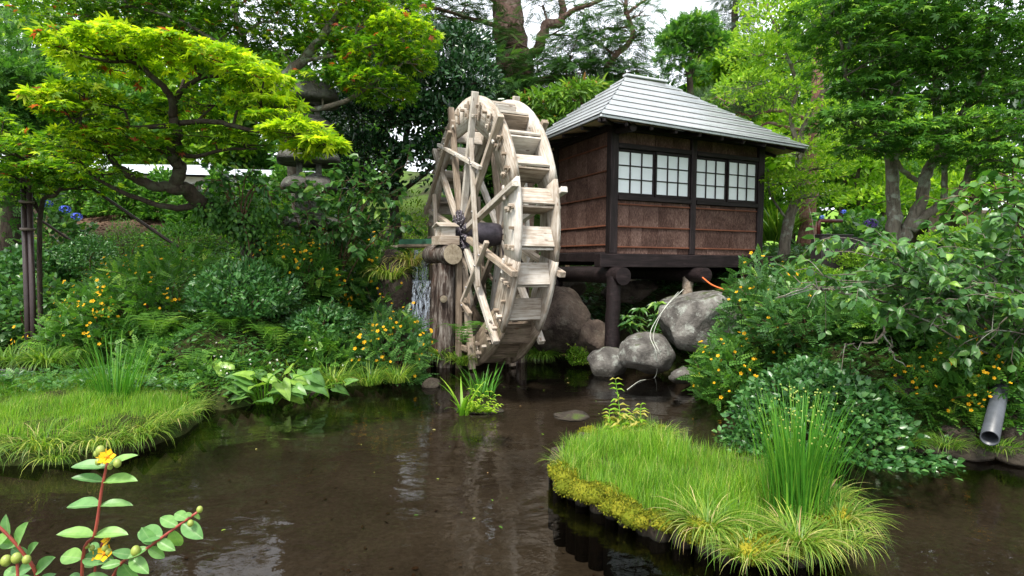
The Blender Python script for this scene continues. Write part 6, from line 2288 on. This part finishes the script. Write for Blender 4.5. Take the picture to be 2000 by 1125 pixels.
# long branches with large leaves at the right
r_ = base_of(2040, 640, 5.9)
ends = [(1540, 560), (1540, 530), (1580, 490), (1620, 455), (1640, 470), (1690, 500), (1560, 560), (1620, 540), (1680, 560), (1750, 470), (1720, 540), (1790, 520), (1850, 480), (1900, 460), (1650, 590), (1730, 600),
        (1800, 590), (1870, 560), (1950, 500), (1760, 650), (1820, 640), (1900, 620), (1960, 580), (1850, 540), (1700, 450), (1930, 660), (1980, 700), (1880, 690), (1990, 460), (1950, 420)]
twiggy('large_leaf_shrub', 'wide shrub with large pointed leaves reaching in from the right edge',
       [[r_, rp((2040 + x) / 2 + 40, (600 + y) / 2 + 20, 5.7, 30), rp((2040 + 2 * x) / 3, (600 + 2 * y) / 3 - 8, 5.45, 15), rp(x, y, 5.2 + random.uniform(-.5, .5), 8)] for x, y in ends],
       WIDE, .105, L['broad'], BARK['pale'], per=16, sub=6, sublen=.42, droop=.45, var=(1.8, 2.2), big=290, r0=.011)
twiggy('bare_branch', 'pale leafless branch stretching left over the glossy mound', [st((1760, 595, 5.6), (1680, 575, 5.5), (1610, 565, 5.4), (1515, 583 - 0, 5.3)), st((1735, 590, 5.55), (1730, 660, 5.4), (1765, 710, 5.3)), st((1730, 650, 5.4), (1690, 670, 5.3), (1650, 675, 5.3)),
        st((1620, 566, 5.4), (1580, 560, 5.35), (1515, 583, 5.3))], LANCE, .04, L['broad'], BARK['pale'], per=1, sub=3, sublen=.25, r0=.013, cat='branch')

r_ = base_of(2030, 430, 6.6)
twiggy('overhanging_branch', 'leafy twigs with pointed leaves at the right edge below the maple', [[r_, rp(1990, 400, 6.2, 10), rp(x, y, 5.9, 8)] for x, y in ((1900, 400), (1920, 370), (1860, 430), (1800, 380), (1960, 330), (1880, 350), (1980, 300), (1940, 440))],
       WIDE, .12, L['shrub'], BARK['twig'], per=9, sub=4, sublen=.4, droop=.5, cat='branch')
ferns('small_fern', ['small fern hanging over dark water left of the drain pipe', 'second small fern at the dark bank further left', 'bamboo-like fern by the mouth of the drain pipe'], [(1818, 800, 5.75, 7), (1790, 820, 5.8, 6), (1900, 830, 5.45, 8)], .26)

# ------------------------------------------------------------------ the grassy islet
def islet():
    P = np.array(ISLET)
    c = P.mean(0)
    root = empty('planter_islet', (c[0], c[1], 0), 0, label='leaf-shaped islet ringed with short wooden stakes in the right foreground', cat='islet')
    Pl = np.vstack([P, P[:1]])
    seg = np.linalg.norm(np.diff(Pl, axis=0), axis=1)
    cum = np.concatenate([[0], np.cumsum(seg)])
    n = int(cum[-1] / .135)
    moss_pts = []
    for k in range(n):
        t = k / n * cum[-1]
        i = np.searchsorted(cum, t, 'right') - 1
        p = Pl[i] + (Pl[i + 1] - Pl[i]) * (t - cum[i]) / seg[i]
        p = p + rng.normal(0, .012, 2)
        r = random.uniform(.055, .075)
        top = random.uniform(.075, .115)
        so = Soup()
        q = p - c
        log_mesh(so, (q[0], q[1], -.42), (q[0] + random.uniform(-.01, .01), q[1], top), r, 12, 4, wob=.06)
        so.build('stake', [M['stake'], M['stake']], root, smooth=False)
        moss_pts.append((p, top, t / cum[-1]))
    # soil
    so = Soup()
    V = [(0, 0, .07)] + [((x - c[0]) * .98, (y - c[1]) * .98, .075) for x, y in P]
    so.add(V, None, [(0, 1 + i, 1 + (i + 1) % len(P)) for i in range(len(P))])
    so.build('soil', M['rock_dark'], root)
    # moss cushions on the stakes of the near left edge
    so, fz = Soup(), Soup()
    Vi, Ti = ICO[3]
    for (p, top, t) in moss_pts:
        if not (.0 < t < .4 or random.random() < .15): continue
        for _ in range(3):
            o_ = rng.normal(0, .035, 2)
            r = rng.uniform(.045, .095)
            d = 1 + .22 * np.array([noise.noise(Vector(v * 3.0 + p[0] * 9)) for v in Vi])
            W = Vi * d[:, None] * [r, r, r * .62] + [p[0] - c[0] + o_[0], p[1] - c[1] + o_[1], top + .005]
            so.add(W, None, Ti, rng.beta(2, 2))
            m_ = 420
            dd = nrm(rng.normal(size=(m_, 3)) + [0, 0, .35])
            pos = dd * [r, r, r * .62] * rng.uniform(.98, 1.12, (m_, 1)) + [p[0] - c[0] + o_[0], p[1] - c[1] + o_[1], top + .005]
            scatter(fz, DIAM, pos, nrm(dd + rng.normal(0, .6, (m_, 3))), dd, rng.uniform(.012, .024, m_), rng.beta(1.6, 1.8, m_))
    tag(so.build('moss', L['moss'], root, True), kind='stuff')
    tag(fz.build('moss_shoots', L['moss'], root), kind='stuff')


islet()


def in_poly(n, poly, shrink=.0):
    P = np.array(poly)
    lo, hi = P.min(0), P.max(0)
    out = []
    while sum(map(len, out)) < n:
        q = rng.uniform(lo, hi, (n * 2, 2))
        out.append(q[seg_dist(q[:, 0], q[:, 1], poly) < -shrink])
    return np.concatenate(out)[:n]


def grass_patch(name, label, poly, z, n, h, mat='grass', shrink=.02, var=None, zf=None, w=.8):
    q = in_poly(n, poly, shrink)
    zz = np.full(n, z) if zf is None else zf(q[:, 0], q[:, 1])
    hh = h * (.75 + .3 * fbm(q[:, 0], q[:, 1], 3.1, 5)).clip(.4, 1.5)
    keep = fbm(q[:, 0], q[:, 1], 5.0, 9) > -1.3
    q, zz, hh = q[keep], zz[keep], hh[keep]
    so = blades(Soup(), np.stack([q[:, 0], q[:, 1], zz], -1), hh, FINE, None, .15, rng.beta(2.2, 2.2, len(q)), w)
    tag(so.build(name, L[mat]), label, 'grass', kind='stuff')


grass_patch('islet_grass', 'fine bright green grass filling the stake-ringed islet', ISLET, .07, 15000, .22, shrink=.05, w=1.15)
grass_patch('islet_weeds', 'sparse paler dry blades mixed into the islet grass', ISLET, .07, 2600, .24, mat='sedge', shrink=.03, w=1.1)
SPIT = [(-3.45, 6.3), (-3.38, 5.8), (-3.55, 5.25), (-3.9, 5.0), (-4.6, 4.92), (-7, 4.85), (-10, 4.85), (-10, 7.05), (-6.2, 7.15), (-5.3, 7.4), (-4.6, 7.4), (-3.85, 6.95)]
grass_patch('spit_grass', 'fine green grass on the flat spit at the left', [(max(a, -7.6), c) for a, c in SPIT], 0, 44000, .17, zf=lambda x, y: ground_z(x, y) - .01, shrink=.03, w=1.5)

rock(1800, 872, 5.5, 70, 26, .35, 'low wet stone at the dark waterline left of the drain pipe', 'rock_dark', seed=71)
rock(1890, 884, 5.35, 80, 30, .35, 'low wet stone in the water under the drain pipe mouth', 'rock_dark', seed=72)
rock(1985, 892, 5.2, 70, 34, .35, 'wet stone at the right frame edge below the bank', 'rock_dark', seed=73)
rock(1700, 874, 5.65, 70, 24, .3, 'small wet stone right of the glossy mound', 'rock_dark', seed=74)
for (px, py, h, n, lab) in ((1765, 868, .26, 160, 'dark grass tuft over the water right of the glossy mound'), (1845, 872, .24, 150, 'dark grass tuft between stones near the drain pipe'), (1950, 880, .26, 160, 'dark grass tuft right of the drain pipe mouth'), (1395, 748, .3, 160, 'grass tuft at the waterline beside the flat rock')):
    tussock('grass_tuft', lab, px, py, h, n, z=.08, spread=.14, bends=(2, 3, 4), var=rng.beta(1.6, 5, n), w=.8)

grass_patch('spit_weeds', 'paler dry blades and weeds mixed into the grass of the left spit', [(max(a, -7.6), c) for a, c in SPIT], 0, 7000, .2, mat='sedge', zf=lambda x, y: ground_z(x, y) - .01, shrink=.03, w=1.3)
k = 0
for (px, py, h, n, lab) in ((1560, 1062, .34, 420, 'big yellow-green tuft at the bottom edge of the islet'), (1380, 1035, .36, 330, 'yellow-green tuft hanging over the lower left islet edge'), (1640, 1020, .32, 380, 'wide dry-tipped tuft at the right end of the islet'),
                            (1610, 975, .3, 240, 'green tuft on the right rim of the islet behind the wide one'), (1290, 855, .26, 240, 'dry-tipped tuft at the back of the islet'), (1245, 850, .24, 160, 'green tuft beside the leafy upright stems on the islet'), (1115, 915, .24, 240, 'straw coloured tuft at the left tip of the islet'),
                            (1130, 880, .2, 120, 'small green tuft at the back left of the islet'), (1460, 1085, .28, 200, 'low straw tuft between two larger ones at the islet bottom'), (1650, 1058, .28, 160, 'trailing tuft at the lowest right corner of the islet')):
    v = rng.beta(2.3, 2.3, n)
    tussock('sedge_tuft', lab, px, py, h, n, z=.1, spread=.11, bends=(2, 3, 4) if h > .25 else (1, 2, 3), var=v, w=.62, lean=.45)
EDGE = [(-7.2, 4.9), (-6.0, 4.93), (-4.7, 4.97), (-3.95, 5.06), (-3.62, 5.3), (-3.48, 5.8), (-3.55, 6.3), (-3.85, 6.75)]
edge = catmull([(x, y, 0) for x, y in EDGE], 24)
for k, p in enumerate(edge):
    n = int(rng.integers(110, 210))
    r_ = rng.random(n) ** .5 * .14
    a = rng.uniform(0, 2 * PI, n)
    P = np.stack([r_ * np.cos(a), r_ * np.sin(a), np.zeros(n)], -1)
    o = blades(Soup(), P, rng.uniform(.26, .4), [BLADES[q] for q in (2, 3, 4)], a + rng.normal(0, .5, n), .45, rng.beta(2, 2.6, n), .72).build('sedge_tuft', L['sedge'], None,
              loc=(p[0] + rng.normal(0, .03), p[1] - rng.uniform(.02, .16), rng.uniform(.05, .16)))
    tag(o, 'arching sedge tuft in the row along the front edge of the left grassy spit', 'grass tuft', 'sedge tufts along the edge of the left spit')


# upright leafy stems
def leafy_stem(name, label, items, size, mat, cat='plant', droop=.15):
    org = np.asarray(items[0][0])
    root = empty(name, org, 0, label=label, cat=cat)
    lm = leaf_variants(mat)
    for (b, t, pairs) in items:
        b, t = np.asarray(b), np.asarray(t)
        P = catmull([b, (b + t) / 2 + rng.normal(0, .012, 3), t], 12)
        so = Soup()
        tube(so, P - org, [.006, .003], 6)
        so.build('stem', L['grass'], root)
        for k in range(pairs):
            f = .18 + .82 * k / (pairs - 1)
            p = P[int(f * 11)]
            s_ = size * (1.05 - .55 * f)
            for j in (0, 1):
                a = k * 1.57 * .35 + j * PI + random.uniform(-.3, .3)
                d = Vector((math.cos(a), math.sin(a) * .6, .25 - droop))
                link('leaf', random.choice(lm[3:]), root, Vector(p - org), frame_quat(d, (0, 0, 1)), (s_, s_ * .55, s_))


leafy_stem('leafy_stem_plant', 'upright light green leafy stems at the back of the islet', [(atz(1215, 850, .1), at(1202, 740, 5.9), 13), (atz(1225, 852, .1), at(1222, 800, 5.85), 8), (atz(1245, 850, .1), at(1252, 790, 5.8), 8), (atz(1200, 850, .1), at(1190, 800, 5.9), 7)], .15, L['grass'])
leafy_stem('water_herb', 'low bushy light green herbs on the mid pond hump', [(atz(925 + random.uniform(-22, 40), 806, .02), at(925 + dx, py, 6.5 + random.uniform(-.15, .15)), 6) for dx, py in ((-5, 760), (10, 752), (30, 765), (45, 772), (20, 775), (50, 790), (0, 785), (35, 785), (-15, 780), (15, 795))], .11, L['cherry'])
leafy_stem('sapling', 'small light green sapling on the left spit', [(atz(262, 825, .12), at(264, 775, 6.3), 4), (atz(262, 825, .12), at(270, 782, 6.3), 3)], .2, L['cherry'])


# floating bits on the pond
so = Soup()
n = 34
q = in_poly(n, [(-2.5, 3.2), (1.0, 3.2), (.4, 5.2), (1.4, 7), (1.0, 9), (-1.2, 8), (-2.6, 6)], .1)
scatter(so, OVAL, np.c_[q, np.full(n, .006)], np.c_[rng.normal(size=(n, 2)), np.zeros(n)], np.tile([0, 0, 1.0], (n, 1)), rng.uniform(.015, .045, n), rng.random(n))
tag(so.build('floating_leaves', L['sedge']), 'tiny fallen leaves floating on the dark pond', 'leaves', kind='stuff')
so = Soup()
n = 170
q = in_poly(n, [(-4, 3.0), (1.0, 3.0), (.4, 5.2), (1.4, 7), (1.4, 9.5), (-1.2, 8.5), (-3, 6)], .05)
scatter(so, OVAL, np.c_[q, np.full(n, -.405)], np.c_[rng.normal(size=(n, 2)), np.zeros(n)], nrm(np.c_[rng.normal(0, .4, (n, 2)), np.ones(n)]), rng.uniform(.02, .06, n), rng.random(n) * .3)
so2 = so.build('sunken_leaves', BARK['twig'])
tag(so2, 'dark sunken leaves and twigs on the pond bed', 'leaves', kind='stuff')


# ------------------------------------------------------------------ ground cover on the banks
def cover(name, label, x0, x1, y0, y1, n, T, size, mat, smin, smax, cond=None, var=(2, 3)):
    x, y = rng.uniform(x0, x1, n), rng.uniform(y0, y1, n)
    s = shore(x, y)
    k = (s > smin) & (s < smax)
    if cond is not None: k &= cond(x, y)
    x, y = x[k], y[k]
    P = np.stack([x, y, ground_z(x, y) + rng.uniform(0, .12, len(x))], -1)
    m_ = len(x)
    a = rng.uniform(0, 2 * PI, m_)
    so = scatter(Soup(), T, P, np.stack([np.cos(a), np.sin(a), rng.uniform(.0, .8, m_)], -1), rng.normal(0, .35, (m_, 3)) + [0, 0, 1], size * rng.uniform(.5, 1.2, m_), rng.beta(*var, m_))
    tag(so.build(name, L[mat]), label, 'ground cover', kind='stuff')


nosoil = lambda x, y: ((x + 10.6) / 2.3) ** 2 + ((y - 16.2) / 2.6) ** 2 > 1
cover('ground_cover', 'mixed low green herbs covering the left bank', -11, -1.4, 6.5, 13, 12000, HERB, .13, 'shrub', .05, 7, nosoil)
cover('ground_cover', 'small oval-leaved weeds between the left bank bushes', -11, -1.4, 6.5, 13, 22000, OVAL, .075, 'broad', .05, 7, nosoil, (2, 3))
cover('ground_cover', 'darker creeping leaves low on the left bank', -11, -1.4, 6.5, 13, 16000, WIDE, .06, 'shrub_dk', .02, 7, nosoil, (2, 3))
cover('ground_cover', 'fresh low weeds on the left slope', -13, -1.4, 9, 19, 12000, OVAL, .1, 'cherry', 2, 12, nosoil, (1.5, 5))
cover('ground_cover', 'low herbs covering the right bank', 2.2, 8, 5.2, 10.5, 9000, HERB, .12, 'shrub', .02, 4)
cover('ground_cover', 'small leaves creeping over the right bank edge', 2.2, 8, 5.2, 10.5, 16000, WIDE, .06, 'shrub_dk', .0, 4)
cover('ground_cover', 'dim leaves under and behind the hut', -1.6, 7, 11, 16, 5000, HERB, .15, 'shrub_dk', .3, 6)


def lawn():
    n = 26000
    x, y = rng.uniform(4.5, 13, n), rng.uniform(9, 19, n)
    P = np.stack([x, y, ground_z(x, y)], -1)
    so = blades(Soup(), P, .07, FINE, None, .2, rng.beta(3, 2, n), 1.6)
    tag(so.build('lawn_grass', L['grass']), 'short bright lawn grass right of the hut', 'grass', kind='stuff')


lawn()

# soil litter on the bare patch
so = Soup()
n = 1500
x, y = rng.normal(-10.6, 1.3, n), rng.normal(16.2, 1.5, n)
scatter(so, OVAL, np.stack([x, y, ground_z(x, y) + .01], -1), np.c_[rng.normal(size=(n, 2)), np.zeros(n)], nrm(np.c_[rng.normal(0, .4, (n, 2)), np.ones(n)]), rng.uniform(.05, .13, n), rng.random(n))
tag(so.build('leaf_litter', BARK['twig']), 'brown leaf litter on the bare slope patch at left', 'leaf litter', kind='stuff')


# ------------------------------------------------------------------ foreground flowering plant, bottom left
def fore_leaf():
    out = []
    for k in range(4):
        so = Soup()
        n = 12
        V = []
        for i in range(n + 1):
            t = i / n
            w = (.2 + .03 * (k % 2)) * math.sin(PI * t ** .85) ** .75 + .002
            zz = -.1 * t * t + .05 * t
            for j in range(-3, 4):
                V.append((t, w * j / 3, zz + .1 * abs(j / 3) ** 1.2 * w / .2 + .006 * math.sin(i * 1.7 + j * 2 + k)))
        Q = [(i * 7 + j, (i + 1) * 7 + j, (i + 1) * 7 + j + 1, i * 7 + j + 1) for i in range(n) for j in range(6)]
        so.add(V, Q, None, (.3, .5, .65, .9)[k])
        out.append(so.mesh('leaf', L['fore'], True))
    return out


def foreground():
    D0 = 1.02
    org = at(190, 1400, 1.1)
    org[2] = gz(org[0], org[1])
    root = empty('hypericum_plant', org, 0, label='close-up hypericum stems with paired oval leaves at the bottom left corner', cat='plant')
    lm = fore_leaf()

    def stem(pts, leaves, r=.0032):
        P = catmull(pts, 24)
        so = Soup()
        tube(so, P - org, [r, r * .7], 10)
        so.build('stem', M['redstem'], root, True)
        for (px, py, ex, ey, wd) in leaves:
            d0 = np.linalg.norm(P[:, None] - 0, axis=2)
            i = int(np.argmin([np.hypot(*(np.array(proj2(q)) - (px, py))) for q in P]))
            b = P[i]
            Y = b[1]
            e = at(ex, ey, Y + random.uniform(-.02, .02))
            d = Vector(e - b)
            s_ = d.length
            z = Vector((0, -.75, .8)) if wd else Vector((0, -.35, 1))
            link('leaf', lm[random.randrange(4)], root, Vector(b - org), frame_quat(d, z + Vector((random.uniform(-.2, .2), 0, 0))), (s_, s_ * (1.25 if wd else 1.0), s_))
    stem([org, at(160, 1150, 1.04), at(186, 1040, D0), at(198, 960, D0), at(209, 905, D0)],
         [(206, 912, 138, 910, 0), (207, 910, 268, 887, 0), (201, 945, 139, 931, 0), (201, 945, 268, 937, 0), (193, 990, 129, 988, 0), (193, 990, 260, 985, 0), (180, 1045, 110, 1042, 0), (182, 1045, 250, 1042, 0),
          (172, 1100, 118, 1085, 1), (172, 1100, 222, 1092, 1), (168, 1120, 128, 1130, 1), (168, 1122, 220, 1135, 1)])
    stem([at(150, 1300, 1.1), at(225, 1118, 1.03), at(275, 1080, 1.02), at(330, 1040, 1.02), at(386, 1000, 1.02)],
         [(380, 1006, 358, 1003, 1), (375, 1008, 392, 1012, 1), (365, 1018, 340, 1002, 1), (362, 1020, 396, 1052, 1), (345, 1032, 312, 1010, 1), (340, 1038, 352, 1068, 1), (318, 1050, 268, 1038, 1), (312, 1054, 342, 1075, 1),
          (290, 1068, 248, 1090, 1), (285, 1072, 322, 1090, 1), (262, 1088, 218, 1078, 1), (258, 1092, 290, 1120, 1), (240, 1105, 196, 1108, 1), (238, 1108, 268, 1140, 1), (300, 1060, 276, 1030, 1)])
    stem([at(90, 1300, 1.1), at(75, 1140, 1.0), at(45, 1080, .98), at(0, 1030, .97), at(-30, 1010, .97)],
         [(35, 1070, 52, 1020, 1), (33, 1068, -4, 1060, 1), (52, 1095, 22, 1070, 1), (55, 1092, 72, 1060, 1), (66, 1115, 106, 1088, 1), (64, 1112, 30, 1120, 1), (15, 1045, 10, 1005, 1), (70, 1130, 30, 1140, 1), (72, 1135, 110, 1120, 1), (12, 1050, -20, 1080, 1)])
    stem([at(60, 1300, .9), at(38, 1160, .9), at(34, 1110, .9), at(32, 1095, .9)], [(36, 1125, 10, 1112, 1), (36, 1130, 62, 1128, 1)], .0026)
    stem([at(190, 1300, 1.05), at(185, 1120, 1.05), at(200, 1060, 1.04)], [(188, 1110, 165, 1090, 1), (190, 1100, 215, 1075, 1), (196, 1080, 178, 1060, 1)], .0026)
    Vi, Ti = ICO[3]
    for (px, py, Y, r, m) in ((196, 880, D0, .010, 'berry'), (189, 886, D0, .007, 'berry'), (229, 905, D0 - .01, .0085, 'berry'), (192, 902, D0 - .01, .007, 'berry'), (215, 912, D0, .006, 'berry'), (390, 995, 1.02, .007, 'berry'), (372, 1022, 1.01, .007, 'berry'), (265, 1076, 1.01, .0105, 'berry'),
                             (12, 1095, .9, .010, 'berry'), (32, 1090, .9, .0095, 'berry'), (52, 1093, .9, .008, 'berry'), (180, 1070, 1.03, .006, 'berry'), (170, 1066, 1.03, .006, 'berry'), (205, 1070, 1.03, .007, 'berry'), (212, 1078, 1.03, .007, 'berry')):
        r *= .75
        so = Soup().add(Vi * [r, r, r * 1.25], None, Ti, .5)
        so.build('bud', M[m], root, True, loc=tuple(at(px, py, Y) - org))
    for (px, py, Y, s_) in ((210, 893, D0 - .012, .014), (202, 889, D0 + .01, .012), (205, 897, D0 - .006, .012), (213, 1053, 1.03, .014), (205, 1082, 1.03, .016), (195, 1085, 1.04, .014)):
        q = Vector((random.uniform(-.6, .6), -.7, .6)).to_track_quat('Z', 'Y')
        link('flower', FLOWER, root, Vector(at(px, py, Y) - org), q, (s_,) * 3)


def proj2(p):
    x, y, z = p[0], p[1], p[2] - EYE
    yc = y * cp - z * sp_
    zc = y * sp_ + z * cp
    u, v = FOC * x / yc, -FOC * zc / yc
    return 1000 + u * cr - v * sr, 562.5 + u * sr + v * cr


foreground()
